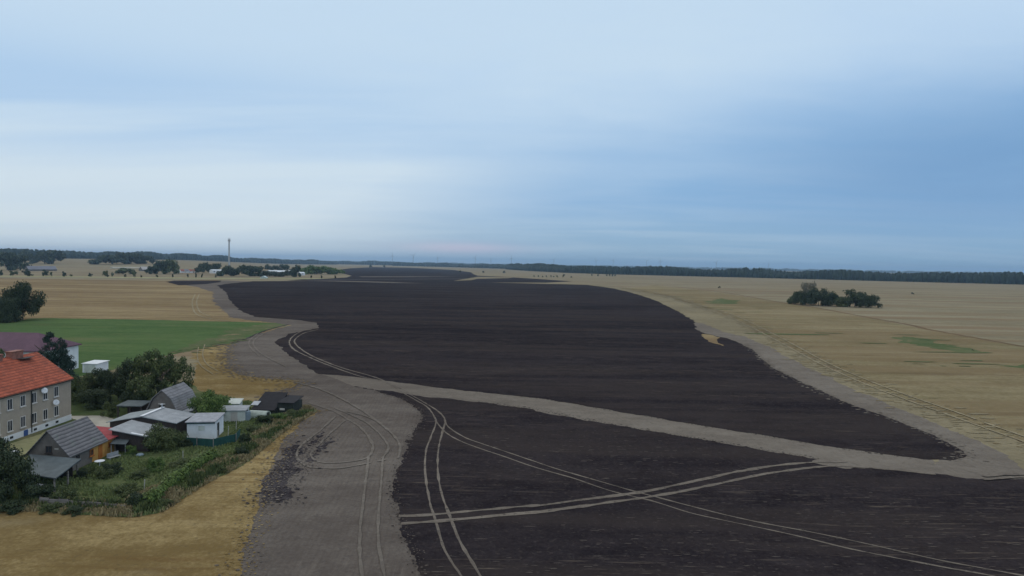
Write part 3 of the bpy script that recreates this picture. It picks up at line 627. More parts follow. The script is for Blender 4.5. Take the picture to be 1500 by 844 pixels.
for i, px in enumerate((867, 876, 889, 893, 897, 901)):
    tree_px('%s from the left of the dark bushes just before the right forest edge' % ords[i], px, 404.2 + (px - 860) * 0.02, 401.4, 2.8, kind='bush', leaf='dark', q='far', var=i % 3, group='dark bushes before the right forest edge', name='bush', cat='bush')
for px, yb, h, lab in ((543, 392, 4.5, 'lone dark tree left of the pair on the far dark field'), (563, 392, 4, 'second lone dark tree on the far edge of the dark field'), (674, 399, 3, 'small bush at the far right corner of the dark field'),
                       (708, 400, 3.2, 'small lone tree in the pale strip below the middle turbines'), (738, 400.5, 4, 'lone tree in the pale strip below the rightmost clear turbine'), (826, 404.5, 3, 'lone bush at the left end of the pale right field'), (837, 407, 2.5, 'lone low bush just above the pointed end of the dark strip')):
    tree_px(lab, px, yb, yb - h, h * 1.2, leaf='dark', q='far', var=int(px) % 3)

# ---- far village on the left
av = 'small trees along the far road on the left'
for i, (px, hh, ww) in enumerate(((1, 9, 8), (19, 8, 13), (40, 11, 14), (47, 4, 4), (67, 10.5, 10), (75, 7, 4), (94, 8, 9), (104, 4, 4), (132, 6, 7), (154, 10, 9), (158, 4, 4), (165, 8, 4), (183, 5, 4), (197, 8, 6), (207, 4, 4), (230, 5, 4))):
    tree_px('%s roadside tree from the left edge along the far road' % ords[i], px, 404.3 + px * 0.011, 404.3 + px * 0.011 - hh, ww, leaf=('dark', 'olive')[i % 2], q='far', var=i % 4, group=av)
for i, (px, hh, ww) in enumerate(((253, 6, 3), (275, 6, 3), (287, 8, 3.5), (296, 7, 3.5), (316, 5, 3.5), (456, 4, 3), (471, 4, 3.5), (491, 4, 3))):
    tree_px('%s from the left of the small trees before the far farm buildings' % ords[i], px, 406.8 + (px - 253) * 0.006, 406.8 - hh, ww, leaf='dark', q='far', var=i % 4, group='small trees before the far farm buildings')
vt = 'larger trees of the far village'
for i, (px, yb, yt, wp, lf, kd, lab) in enumerate((
        (12, 397, 370, 24, 'dark', 'bush', 'large dark tree at the left end of the far village'), (26, 397, 373, 20, 'dark', 'bush', 'dark tree left of the far long grey barn roof'),
        (40, 391, 373, 20, 'dark', 'bush', 'dark tree behind the left end of the far grey barn'), (62, 392, 374, 20, 'dark', 'bush', 'dark tree behind the right half of the far grey barn'),
        (77, 392, 371.5, 24, 'dark', 'bush', 'taller dark tree at the right end of the far grey barn'),
        (150, 393, 378, 22, 'dark', 'bush', 'left dark tree of the dense far copse'), (166, 393, 377, 22, 'dark', 'bush', 'second dark tree of the dense far copse'), (182, 393, 376.5, 22, 'dark', 'bush', 'third dark tree of the dense far copse'),
        (197, 393, 377.5, 22, 'dark', 'bush', 'fourth dark tree of the dense far copse'), (211, 393, 380.5, 18, 'dark', 'bush', 'right dark tree of the dense far copse'),
        (183, 402, 394, 18, 'olive', 'bush', 'wide low tree in front of the dense far copse'), (223, 402, 391, 14, 'dark', 'bush', 'dark bush below the low grey far roof'),
        (236, 402, 382, 16, 'dark', 'bush', 'left of the two full green trees right of the dense far copse'), (250, 402, 381, 20, 'olive', 'bush', 'right of the two full green trees right of the dense far copse'),
        (294, 402, 388, 12, 'dark', 'bush', 'dark tree left of the small white far building'), (304, 401, 386, 10, 'dark', 'bush', 'slim tree just behind the small white far building'), (317, 401, 387.5, 12, 'dark', 'bush', 'tree rising right behind the small white far building'),
        (329, 405, 389, 14, 'dark', 'bush', 'leftmost tree of the black tree row by the fields'), (341, 405, 390.5, 16, 'dark', 'bush', 'second tree of the black tree row by the fields'), (354, 405, 389, 18, 'dark', 'bush', 'third tree of the black tree row by the fields'),
        (367, 405, 389.5, 18, 'dark', 'bush', 'fourth tree of the black tree row by the fields'), (379, 405, 389, 15, 'dark', 'bush', 'rightmost tree of the black tree row by the fields'),
        (394, 398, 390, 10, 'dark', 'bush', 'small tree between the black row and the white roof line'), (404, 398, 391, 10, 'dark', 'bush', 'tree just above the white roof line'), (417, 399, 388.5, 13, 'dark', 'bush', 'rounded tree at the right end of the white roof line'),
        (401, 405.5, 397.3, 18, 'dark', 'bush', 'left dark hedge tree below the white roof line'), (415, 405.5, 397.5, 14, 'dark', 'bush', 'right dark hedge tree below the white roof line'),
        (433, 406, 388.5, 10, 'dark', 'bush', 'tall tree beside the small white far shed'), (429, 406, 397, 10, 'dark', 'bush', 'dark bush left of the small white far shed'),
        (450, 402, 389.5, 16, 'bright', 'bush', 'left tree of the green far grove'), (463, 402, 390, 18, 'bright', 'bush', 'second tree of the green far grove'), (477, 402, 391, 18, 'bright', 'bush', 'third tree of the green far grove'), (490, 402, 392.5, 18, 'bright', 'bush', 'right tree of the green far grove'))):
    tree_px(lab, px, yb, yt - 1.6, wp * 1.6, leaf=lf, kind=kd, q='far', var=i % 4, group=vt)

# ------------------------------------------------------------------ buildings
BM = {'beige': plain('beige_render', (0.38, 0.33, 0.27), 0.12, 0.5), 'white': plain('white_paint', (0.70, 0.72, 0.73), 0.10, 0.6), 'cream': plain('cream_board', (0.52, 0.55, 0.50), 0.18, 1.0),
      'pane': plain('window_glass', (0.03, 0.035, 0.045), 0.2, 1, 0.12, 0.5), 'frame': plain('window_frame', (0.62, 0.60, 0.57), 0.08, 2), 'blue': plain('blue_paint', (0.05, 0.10, 0.26), 0.15, 2),
      'tiles': rows('orange_tiles', (0.42, 0.11, 0.06), (0.12, 0.04, 0.03), 0.30, 'Z', 0.38, (0.24, 0.085, 0.055), 0.5), 'slate': rows('grey_sheets', (0.22, 0.21, 0.21), (0.04, 0.04, 0.045), 0.34, 'Z', 0.2, (0.20, 0.21, 0.19), 0.75),
      'barnroof': rows('weathered_sheets', (0.25, 0.245, 0.25), (0.09, 0.09, 0.095), 0.34, 'Z', 0.2, (0.15, 0.15, 0.14)), 'purple': plain('purple_roof', (0.115, 0.062, 0.085), 0.15, 0.4),
      'greywall': plain('grey_render', (0.155, 0.14, 0.125), 0.22, 1.2), 'felt': plain('roofing_felt', (0.095, 0.115, 0.12), 0.25, 0.9), 'yellow': plain('yellow_paint', (0.52, 0.28, 0.08), 0.12, 1),
      'orange': plain('orange_door', (0.40, 0.14, 0.03), 0.2, 2), 'red': plain('red_roof', (0.30, 0.05, 0.055), 0.2, 1), 'darkwood': plain('dark_boards', (0.055, 0.045, 0.042), 0.3, 2, stretch=(4, 4, 0.5)),
      'zinc': plain('pale_sheet_roof', (0.29, 0.305, 0.315), 0.22, 0.7), 'zinc2': plain('dull_sheet_roof', (0.235, 0.265, 0.27), 0.22, 0.8), 'teal': plain('teal_net', (0.02, 0.075, 0.065), 0.25, 1.5),
      'black': plain('black_felt', (0.018, 0.017, 0.020), 0.3, 1.2), 'darkwall': plain('dark_wall', (0.03, 0.035, 0.03), 0.3, 1), 'steel': plain('galvanised', (0.36, 0.38, 0.40), 0.15, 2, 0.5, 0.4),
      'plank': plain('old_planks', (0.22, 0.20, 0.18), 0.4, 2, stretch=(0.3, 1, 6)), 'brick': plain('chimney_brick', (0.26, 0.12, 0.09), 0.3, 3), 'concrete': plain('concrete', (0.38, 0.38, 0.37), 0.15, 0.5),
      'barrel': plain('blue_grey_tank', (0.20, 0.25, 0.28), 0.2, 2), 'plaster': plain('pale_plaster', (0.43, 0.41, 0.37), 0.15, 1)}

def gable(root, w, y0, y1, e, r, wall, roof, axis='y', th=0.12, ov=0.3, ovy=0.25):
    sl = (r - e) / w
    MB().prism([(-w, 0), (w, 0), (w, e), (0, r), (-w, e)], y0, y1, axis).build('wall', wall, root)
    W2 = w + ov; e2 = e - ov * sl; t0 = 0.015
    return MB().prism([(-W2, e2 + t0), (0, r + t0), (W2, e2 + t0), (W2, e2 + t0 + th), (0, r + t0 + th), (-W2, e2 + t0 + th)], y0 - ovy, y1 + ovy, axis).build('roof', roof, root)
def window(root, fx, y, z, w, h, side=1, frame=None, sill=True, pane=None, label=None):
    """window on a wall whose outward direction is +x (side 1) or -y (side 0: then fx is the wall's y and y its x)"""
    def bx(mb, a0, a1, d0, d1, z0, z1):
        return mb.box(fx + d0, fx + d1, a0, a1, z0, z1) if side == 1 else mb.box(a0, a1, fx - d1, fx - d0, z0, z1)
    f = MB(); t_ = 0.065
    bx(f, y - w / 2, y + w / 2, 0.003, 0.07, z, z + t_); bx(f, y - w / 2, y + w / 2, 0.003, 0.07, z + h - t_, z + h)
    bx(f, y - w / 2, y - w / 2 + t_, 0.003, 0.07, z + t_ + 0.002, z + h - t_ - 0.002); bx(f, y + w / 2 - t_, y + w / 2, 0.003, 0.07, z + t_ + 0.002, z + h - t_ - 0.002)
    bx(f, y - 0.03, y + 0.03, 0.03, 0.06, z + t_ + 0.002, z + h - t_ - 0.002)
    wn = thing_part('window', root)
    f.build('frame', frame or BM['frame'], wn)
    bx(MB(), y - w / 2 + t_ + 0.003, y + w / 2 - t_ - 0.003, 0.006, 0.025, z + t_ + 0.003, z + h - t_ - 0.003).build('pane', pane or BM['pane'], wn)
    if sill: bx(MB(), y - w / 2 - 0.08, y + w / 2 + 0.08, 0.004, 0.16, z - 0.09, z - 0.004).build('sill', frame or BM['frame'], wn)
    return wn
def thing_part(name, root):
    o = bpy.data.objects.new(name, None); COL.objects.link(o); o.parent = root; return o
def wallY(px, X):                 # how far along a wall lying at X a column of the picture meets it
    d = ray(px, 600); return d.y * X / d.x

# apartment house with the orange roof
HX = -67.2; HW = 5.3; cy = 91.0
ho = thing('apartment_house', 'long two storey beige house with bright orange tiled roof on the left edge', 'house', (HX - HW, cy, 0))
rf = gable(ho, HW, -13.5, 12.8, 6.45, 10.2, BM['beige'], BM['tiles'])
MB().box(-HW - 0.04, HW + 0.04, -13.54, 12.84, -0.1, 0.85).build('plinth', BM['white'], ho)
for k, px in enumerate((82, 66, 49.5, 33, 14)):
    yy = wallY(px, HX) - cy
    window(ho, HW, yy, 4.25, 0.95, 1.5); window(ho, HW, yy, 1.35, 0.95, 1.5)
for yy in (-2.2, -4.6, -7.0, -9.4): window(ho, HW, yy, 4.25, 0.95, 1.5); window(ho, HW, yy, 1.35, 0.95, 1.5)
for k, px in enumerate((83, 68, 51, 16)):
    yy = wallY(px, HX) - cy
    MB().box(HW + 0.045, HW + 0.07, yy - 0.3, yy + 0.3, 0.3, 0.62).build('cellar_window', BM['pane'], ho)
yy = wallY(37, HX) - cy; MB().box(HW + 0.045, HW + 0.09, yy - 0.4, yy + 0.4, 0.0, 0.83).build('cellar_door', BM['blue'], ho)
yy = wallY(45.5, HX) - cy; MB().tube([(HW + 0.1, yy, 0.2), (HW + 0.1, yy, 6.1)], 0.06).build('downpipe', BM['darkwall'], ho)
MB().tube([(HW + 0.36, -13.7, 6.17), (HW + 0.36, 13.0, 6.17)], 0.07).build('gutter', BM['darkwall'], ho)
yy = wallY(76, HX) - cy; MB().box(HW + 0.003, HW + 0.03, yy - 1.3, yy + 0.9, 0.86, 1.32).build('wall_patch', BM['plaster'], ho)
ch = MB().box(-0.5, 0.5, 0.0, 2.2, 9.4, 11.0).box(-0.58, 0.58, -0.08, 2.28, 11.002, 11.1).build('chimney', BM['brick'], ho); ch.location.y = 7.2
ch = MB().box(-0.45, 0.45, 0, 1.2, 9.4, 10.9).box(-0.52, 0.52, -0.07, 1.27, 10.902, 11.0).build('chimney', BM['brick'], ho); ch.location.y = 4.2
MB().box(0.55, 1.5, 7.9, 10.4, 9.93, 9.99).build('roof_walkway', BM['darkwood'], ho)
for px, z, r_ in ((60, 5.75, 0.42), (77, 3.55, 0.42)):
    yy = wallY(px, HX) - cy
    dsh = MB(); ring = []; K = 18; nrm = Vector((0.75, -0.55, 0.35)).normalized(); u = nrm.orthogonal().normalized(); w_ = nrm.cross(u); c0 = Vector((HW + 0.55, yy, z))
    vs = []
    for rr, dp in ((0.0, -0.10), (0.5, -0.075), (1.0, 0.0), (1.0, -0.03), (0.5, -0.105), (0.0, -0.13)):
        for k in range(K): vs.append(c0 + nrm * dp + (u * math.cos(6.283 * k / K) + w_ * math.sin(6.283 * k / K)) * r_ * max(rr, 0.01))
    fs = [(i * K + k, i * K + (k + 1) % K, (i + 1) * K + (k + 1) % K, (i + 1) * K + k) for i in range(5) for k in range(K)]
    dsh.add(vs, fs); d_ = dsh.build('satellite_dish', BM['white'], ho, True)
    MB().tube([(HW, yy, z - 0.1), (HW + 0.45, yy, z - 0.05)], 0.025).tube([tuple(c0 - u * r_ * 0.8), tuple(c0 + nrm * 0.38)], 0.015).build('bracket', BM['steel'], d_)

# purple roofed building
pb = thing('hall', 'low white building with wide purple hipped roof behind the conifers', 'building', (-97.0, 146.3, 0))
MB().box(-40, 0, -6.2, 6.2, 0, 5.2).build('wall', BM['white'], pb)
MB().add([(-40.5, -6.7, 5.21), (0.5, -6.7, 5.21), (0.5, 6.7, 5.21), (-40.5, 6.7, 5.21), (-35.5, 0, 8.5), (-4.7, 0, 8.5), (-40.5, -6.7, 5.4), (0.5, -6.7, 5.4), (0.5, 6.7, 5.4), (-40.5, 6.7, 5.4)],
         [(3, 2, 1, 0), (0, 1, 7, 6), (1, 2, 8, 7), (2, 3, 9, 8), (3, 0, 6, 9), (6, 7, 5, 4), (7, 8, 5), (8, 9, 4, 5), (9, 6, 4)]).build('roof', BM['purple'], pb)
for yy in (-3.6, 0.2): window(pb, 0, yy, 2.9, 1.2, 1.3)
for xx in (-6, -12, -18): window(pb, -6.2, xx, 2.6, 1.4, 1.3, side=0)
# white garage
wg = thing('garage', 'small plain white garage with flat roof standing on the meadow edge', 'garage', (-90.6, 148.3, 0), R(-4))
MB().box(-1.6, 1.6, -1.9, 1.9, 0, 1.95).build('wall', BM['white'], wg)
MB().slab([(-1.8, -2.1, 2.02), (1.8, -2.1, 2.02), (1.8, 2.1, 2.2), (-1.8, 2.1, 2.2)], 0.1).build('roof', BM['white'], wg)
MB().box(-1.2, 1.2, -1.95, -1.903, 0.02, 1.75).build('door', BM['cream'], wg)

# grey cottage with the yellow end
gc = thing('cottage', 'small cottage with steep grey sheet roof and yellow painted far half in the garden', 'cottage', (-53.1, 81.3, 0))
gable(gc, 2.35, -3.4, 3.6, 2.2, 4.85, BM['greywall'], BM['slate'], ov=0.3)
MB().box(2.353, 2.38, 1.0, 3.6, 0, 2.1).build('side_wall', BM['yellow'], gc)
window(gc, 2.35, wallY(114, -50.7) - 81.3, 0.95, 0.6, 0.7, frame=BM['darkwood']); window(gc, 2.38, wallY(134, -50.7) - 81.3, 0.85, 0.7, 0.8, frame=BM['orange'])
MB().box(2.383, 2.42, 2.2, 3.0, 0.0, 1.85).build('door', BM['orange'], gc)
window(gc, -3.4, 0.1, 2.35, 0.7, 0.8, side=0, frame=BM['darkwood']); MB().box(0.75, 1.2, -3.43, -3.403, 2.75, 2.9).build('vent', BM['plaster'], gc)
an = MB().box(-1.9, 2.38, 3.65, 8.9, 0, 1.95).build('annex', BM['yellow'], gc)
MB().slab([(-2.1, 3.85, 2.45), (2.75, 3.85, 2.05), (2.75, 9.1, 2.05), (-2.1, 9.1, 2.45)], 0.08).build('annex_roof', BM['red'], gc)
window(gc, 2.38, 4.5, 0.9, 0.45, 0.7, frame=BM['orange'], sill=False); MB().box(2.383, 2.42, 6.0, 7.2, 0.0, 1.5).build('door', BM['orange'], gc)
# lean-to in front of it
lt = thing('lean_to', 'open lean-to with dull grey green felt roof below the cottage gable', 'shed', (-51, 75, 0))
MB().slab([(-1.0, -2.7, 1.75), (3.5, -4.2, 1.75), (2.6, 1.5, 2.15), (-4.0, 2.6, 2.25)], 0.12).build('roof', BM['felt'], lt)
for p in ((-0.8, -2.4), (3.1, -3.8), (2.4, 1.1), (2.9, -1.3), (-3.0, 1.2)): MB().box(p[0] - .07, p[0] + .07, p[1] - .07, p[1] + .07, 0, 1.62).build('post', BM['plank'], lt)
MB().box(-2.6, 1.9, 1.0, 1.1, 0, 1.6).build('back_wall', BM['darkwood'], lt)
MB().slab([(-0.9, -2.6, 1.5), (0.4, -3.05, 1.5), (0.45, -2.95, 1.5), (-0.85, -2.5, 1.5)], 1.3).build('board', BM['darkwood'], lt)
bd = thing('board', 'white panel leaning against the front of the lean-to', 'panel', (-48.9, 70.6, 0), R(-18))
MB().box(-0.5, 0.5, -0.02, 0.02, 0.5, 1.15).build('panel', BM['white'], bd); MB().box(-0.45, -0.38, 0.021, 0.07, 0, 1.1).box(0.38, 0.45, 0.021, 0.07, 0, 1.1).build('leg', BM['plank'], bd)

# sheds with pale sheet roofs
s1 = thing('workshop', 'dark boarded shed with flat grey sheet roof behind the round bush', 'shed', (-48.9, 89.7, 0))
MB().add([(-2.3, -2.5, 0), (2.4, -2.5, 0), (2.4, 2.4, 0), (-2.3, 2.4, 0), (-2.3, -2.5, 2.72), (2.4, -2.5, 1.88), (2.4, 2.4, 1.88), (-2.3, 2.4, 2.72)], [(3, 2, 1, 0), (4, 5, 6, 7), (0, 1, 5, 4), (1, 2, 6, 5), (2, 3, 7, 6), (3, 0, 4, 7)]).build('wall', BM['darkwood'], s1)
MB().slab([(-2.6, -2.8, 2.92), (2.7, -2.8, 1.98), (2.7, 2.2, 1.98), (-2.6, 2.6, 2.92)], 0.1).build('roof', BM['zinc'], s1)
MB().slab([(0.2, -2.7, 2.47), (2.5, -2.7, 2.06), (2.5, -2.35, 2.06), (0.2, -2.35, 2.47)], 0.04).build('roof_batten', BM['white'], s1)
s2 = thing('barn', 'wide low shed with pale grey sheet gable roof and white ridge strip', 'shed', (-50.3, 95.6, 0))
gable(s2, 4.4, -2.9, 2.6, 2.45, 3.25, BM['darkwood'], BM['zinc2'], ov=0.4, th=0.08)
MB().slab([(0.04, -2.9, 3.365), (4.8, -3.15, 2.5), (4.8, 2.6, 2.5), (0.04, 2.6, 3.365)], 0.02).build('roof_sheet', BM['zinc'], s2)
MB().slab([(-0.2, -3.1, 3.44), (0.25, -3.1, 3.44), (0.25, 2.8, 3.44), (-0.2, 2.8, 3.44)], 0.05).build('ridge_strip', BM['white'], s2)
MB().tube([(0.1, 2.2, 3.3), (0.1, 2.2, 3.9)], [0.12, 0.10]).tube([(0.1, 2.2, 3.91), (0.1, 2.2, 4.05)], [0.28, 0.03]).build('chimney', BM['steel'], s2)
s3 = thing('barn', 'steep roofed grey barn with dark gable under the large ragged tree', 'barn', (-52.6, 105.8, 0))
MB().prism([(-2.1, 0), (2.1, 0), (2.1, 1.9), (1.3, 3.7), (0, 4.95), (-1.3, 3.7), (-2.1, 1.9)], -3.3, 3.3).build('wall', BM['greywall'], s3)
MB().prism([(-2.35, 1.7), (-1.36, 3.78), (0, 5.0), (1.36, 3.78), (2.35, 1.7), (2.47, 1.78), (1.42, 3.88), (0, 5.14), (-1.42, 3.88), (-2.47, 1.78)], -3.5, 3.5).build('roof', BM['barnroof'], s3)
MB().box(-0.45, 0.45, -3.35, -3.303, 1.75, 2.75).build('hatch', BM['darkwall'], s3); MB().box(-0.55, 0.5, -3.38, -3.303, 2.9, 3.05).build('lintel', BM['plaster'], s3)
MB().box(1.9, 3.2, -3.2, 1.2, 0, 1.5).build('side_shed', BM['greywall'], s3); MB().slab([(2.12, -3.4, 1.72), (3.4, -3.4, 1.5), (3.4, 1.4, 1.5), (2.12, 1.4, 1.72)], 0.08).build('side_shed_roof', BM['zinc'], s3)
cp = thing('carport', 'open dark carport with flat roof in front of the dark thicket', 'carport', (-58.6, 105.8, 0))
MB().slab([(-2.0, -1.5, 2.2), (1.9, -1.5, 2.2), (1.9, 1.7, 2.4), (-2.0, 1.7, 2.4)], 0.14).build('roof', BM['felt'], cp)
for p in ((-1.8, -1.3), (1.7, -1.3), (0, -1.3), (-1.8, 1.5), (1.7, 1.5)): MB().box(p[0] - .08, p[0] + .08, p[1] - .08, p[1] + .08, 0, 2.06).build('post', BM['darkwood'], cp)
MB().box(-1.8, 1.7, 1.6, 1.68, 0, 2.1).build('back_wall', BM['darkwood'], cp)

# white hut with teal net
wh = thing('garden_hut', 'white walled garden hut with grey roof and teal skirt', 'hut', (-42.9, 95.6, 0), R(9))
MB().box(-1.8, 1.8, -2.3, 2.4, 0, 2.45).build('wall', BM['white'], wh)
MB().slab([(-2.0, -2.6, 2.62), (2.0, -2.6, 2.62), (2.0, 2.6, 2.75), (-2.0, 2.6, 2.75)], 0.12).build('roof', plain('hut_roof', (0.30, 0.31, 0.33), 0.25, 1.5), wh)
MB().box(-1.85, 1.85, -2.42, -2.303, 2.3, 2.49).build('fascia', BM['teal'], wh)
MB().box(-0.3, 0.5, -2.36, -2.303, 1.35, 2.0).build('shutter', BM['cream'], wh)
MB().box(1.803, 1.86, -1.0, -0.1, 0.1, 2.0).build('door', BM['darkwall'], wh)
def fence_line(name, label, cat, pts, h, mat, pmat, step=2.0, th=0.04):
    x0, y0 = pts[0]; o = thing(name, label, cat, (x0, y0, 0))
    mb = MB()
    for (a, b), (c_, d) in zip(pts, pts[1:]):
        v = Vector((c_ - a, d - b)); L = v.length; nr = Vector((-v.y, v.x)).normalized() * th
        q = [(a - x0, b - y0, h), (c_ - x0, d - y0, h), (c_ - x0 + nr.x, d - y0 + nr.y, h), (a - x0 + nr.x, b - y0 + nr.y, h)]
        mb.slab(q, h - 0.05)
        k = max(1, int(L / step))
        for i in range(k):
            p = Vector((a - x0, b - y0)) + v * i / k - nr * 1.8
            MB().box(p.x - .04, p.x + .04, p.y - .04, p.y + .04, 0, h + 0.12).build('post', pmat, o)
    mb.build('panel', mat, o)
    return o
fence_line('net_fence', 'teal green net fence in front of the white garden hut', 'fence', [G(266, 653), G(312, 656), G(345, 648), G(352, 640)], 1.15, BM['teal'], BM['plank'])
ws = thing('shed', 'pale green white shed behind the white garden hut', 'shed', (*G(343, 618), 0), R(8))
MB().box(-2.1, 1.6, 0, 2.6, 0, 1.7).build('wall', BM['cream'], ws); MB().slab([(-2.3, -.2, 1.8), (1.8, -.2, 1.8), (1.8, 2.8, 2.0), (-2.3, 2.8, 2.0)], 0.08).build('roof', BM['zinc'], ws)
MB().box(-0.5, 0.5, -0.05, -0.003, 0.1, 1.5).build('door', BM['plaster'], ws)
ws = thing('shed', 'small pale shed with cream roof just below the green bushes', 'shed', (*G(338, 607), 0), R(5))
MB().box(-1.5, 1.3, 0, 1.8, 0, 1.8).build('wall', BM['cream'], ws); MB().slab([(-1.6, -.2, 1.75), (1.45, -.2, 1.75), (1.45, 2.0, 2.2), (-1.6, 2.0, 2.2)], 0.07).build('roof', BM['cream'], ws)
tk = thing('water_tank', 'blue grey water tank beside the white sheds', 'tank', (*G(361, 616), 0))
MB().tube([(0, 0, 0), (0, 0, 0.1), (0, 0, 1.4), (0, 0, 1.55)], [0.6, 0.62, 0.62, 0.45], 16).build('body', BM['barrel'], tk); MB().tube([(0, 0, 1.552), (0, 0, 1.64)], [0.22, 0.2], 12).build('lid', BM['darkwall'], tk)
gh = thing('polytunnel', 'low pale rounded tunnel between the tank and the black shed', 'polytunnel', (*G(379, 611), 0), R(-8))
cs = [(1.0 * math.cos(a * math.pi / 8), 1.05 * math.sin(a * math.pi / 8)) for a in range(9)]
MB().prism(cs, -1.4, 1.6, 'x').build('cover', plain('film', (0.33, 0.38, 0.33), 0.2, 1.5, 0.4, 0.4), gh, False)
MB().box(1.601, 1.65, -0.4, 0.4, 0, 0.85).build('door', BM['darkwall'], gh)
bs = thing('shed', 'black felt roofed shed at the corner of the gardens by the tilled strip', 'shed', (*G(392, 607), 0), R(-6))
MB().add([(-2.4, 0, 0), (1.2, 0, 0), (1.2, 4.6, 0), (-2.4, 4.6, 0), (-2.4, 0, 0.75), (1.2, 0, 0.75), (1.2, 4.6, 2.5), (-2.4, 4.6, 2.5)], [(3, 2, 1, 0), (4, 5, 6, 7), (0, 1, 5, 4), (1, 2, 6, 5), (2, 3, 7, 6), (3, 0, 4, 7)]).build('wall', BM['darkwall'], bs)
MB().slab([(-2.7, -0.3, 0.78), (1.3, -0.3, 0.78), (1.3, 4.8, 2.72), (-2.7, 4.8, 2.72)], 0.1).build('roof', BM['black'], bs)
MB().box(1.21, 3.9, 0.9, 4.5, 0, 1.75).build('extension', BM['darkwall'], bs)
MB().slab([(1.32, 0.7, 1.85), (4.1, 0.7, 1.85), (4.1, 4.7, 2.3), (1.32, 4.7, 2.3)], 0.09).build('extension_roof', BM['black'], bs)
MB().box(1.9, 2.7, 0.3, 0.38, 0.7, 1.0).build('board', BM['plaster'], bs)
MB().slab([(-3.2, 0.6, 1.3), (-2.0, 0.6, 1.3), (-2.0, 1.8, 1.72), (-3.2, 1.8, 1.72)], 0.05).build('roof_patch', BM['steel'], bs)

# plank fence at the garden's foot
fl = thing('plank_fence', 'low fence of weathered grey planks at the foot of the garden', 'fence', (*G(58, 741), 0), 0)
bx0, by0 = G(58, 741); bx1, by1 = G(185, 747); v = Vector((bx1 - bx0, by1 - by0)); L = v.length; fl.rotation_euler.z = math.atan2(v.y, v.x)
for i in range(9):
    a = L * i / 9; hgt = 0.85 - 0.04 * i + random.Random(i).uniform(-0.06, 0.06)
    MB().box(a, a + L / 9 - 0.04, -0.03, 0.03, 0.05, hgt * 0.45).box(a, a + L / 9 - 0.04, -0.03, 0.03, hgt * 0.5, hgt * 0.95).build('panel', BM['plank'], fl)
    MB().box(a - 0.05, a + 0.03, 0.035, 0.12, 0, hgt + 0.1).build('post', BM['darkwood'], fl)

# garden furniture and odds and ends
x, y = G(146, 684); tb = thing('garden_table', 'small round white garden table in front of the yellow wall', 'table', (x, y, 0))
MB().tube([(0, 0, 0.70), (0, 0, 0.74)], 0.55, 20).build('table_top', BM['white'], tb); MB().tube([(0, 0, 0.03), (0, 0, 0.695)], 0.05).build('leg', BM['white'], tb); MB().tube([(0, 0, 0), (0, 0, 0.03)], 0.25, 12).build('base', BM['white'], tb)
def bench(label, px, py, mat, rz):
    x, y = G(px, py); o = thing('garden_bench', label, 'bench', (x, y, 0), rz)
    MB().box(-0.8, 0.8, -0.25, 0.25, 0.42, 0.46).build('seat', mat, o); MB().box(-0.8, 0.8, 0.22, 0.27, 0.47, 0.95).build('backrest', mat, o)
    for sx in (-0.7, 0.7):
        for sy in (-0.18, 0.2): MB().box(sx - .03, sx + .03, sy - .03, sy + .03, 0, 0.415).build('leg', BM['steel'], o)
bench('grey bench standing on the grass right of the round white table', 167, 674, BM['zinc'], R(70))
x, y = G(176, 664); aw = thing('awning', 'small grey sheet awning on posts beside the yellow wall', 'awning', (x, y, 0), R(15))
MB().slab([(-0.9, -0.9, 1.5), (0.9, -0.9, 1.35), (0.9, 0.9, 1.55), (-0.9, 0.9, 1.7)], 0.05).build('roof', BM['felt'], aw)
for p in ((-.8, -.8), (.8, -.8), (.8, .8), (-.8, .8)): MB().box(p[0] - .03, p[0] + .03, p[1] - .03, p[1] + .03, 0, 1.28).build('post', BM['steel'], aw)
for i, (px, py, hh, lab) in enumerate(((319, 652, 2.0, 'tall pale post leaning at the corner of the white hut'), (334, 642, 1.7, 'pale wooden post standing right of the white hut'), (346, 630, 1.5, 'short pale post below the pale sheds'), (211, 720, 1.3, 'thin pale stake by the hedge at the garden foot'), (268, 672, 1.0, 'short stake in the grass below the teal net'))):
    x, y = G(px, py); tag(MB().tube([(0, 0, 0), (0.08 * (i % 2), 0, hh)], 0.05, 6).build('post', BM['plaster']), lab, 'post').location = (x, y, 0)
for i, (px, py, s, mat, lab) in enumerate(((22, 664, 0.5, 'white', 'small white stone lying on the lawn beside the house'), (205, 668, 0.5, 'barrel', 'blue grey bucket like lump in the grass near the round bush'))):
    x, y = G(px, py); rr = random.Random(i); vs = []
    tag(MB().tube([(0, 0, 0), (0, 0, 0.15), (0, 0, 0.3), (0, 0, 0.36)], [s * .8, s, s * .7, s * .2], 9).build('stone' if i == 0 else 'bucket', BM[mat], None, True), lab, 'stone' if i == 0 else 'bucket').location = (x, y, 0)

# ---- far buildings
def farhouse(label, px0, px1, ybase, e, r, depth, wall, roof, axis='x', name='farm_building', wins=3):
    x0, y0 = G(px0, ybase); x1, y1 = G(px1, ybase); L = math.hypot(x1 - x0, y1 - y0)
    o = thing(name, label, 'building', ((x0 + x1) / 2, (y0 + y1) / 2 + depth / 2, ground_z(x0, y0)), math.atan2(y1 - y0, x1 - x0))
    gable(o, depth / 2, -L / 2, L / 2, e, r, wall, roof, 'x', ov=0.4)
    for i in range(wins): window(o, -depth / 2, -L / 2 + L * (i + 0.5) / wins, e * 0.45, min(2.0, L / wins * 0.4), e * 0.3, side=0, sill=False)
    return o
greyroof = plain('far_grey_roof', (0.20, 0.20, 0.22), 0.12, 0.1); whiteroof = plain('far_white_roof', (0.66, 0.70, 0.72), 0.05, 0.1); redroof = plain('far_red_roof', (0.28, 0.10, 0.07), 0.1, 0.1)
farhouse('long far barn with dark grey roof left of the village trees', 35, 77, 398, 3.0, 8, 12, BM['greywall'], greyroof, wins=6)
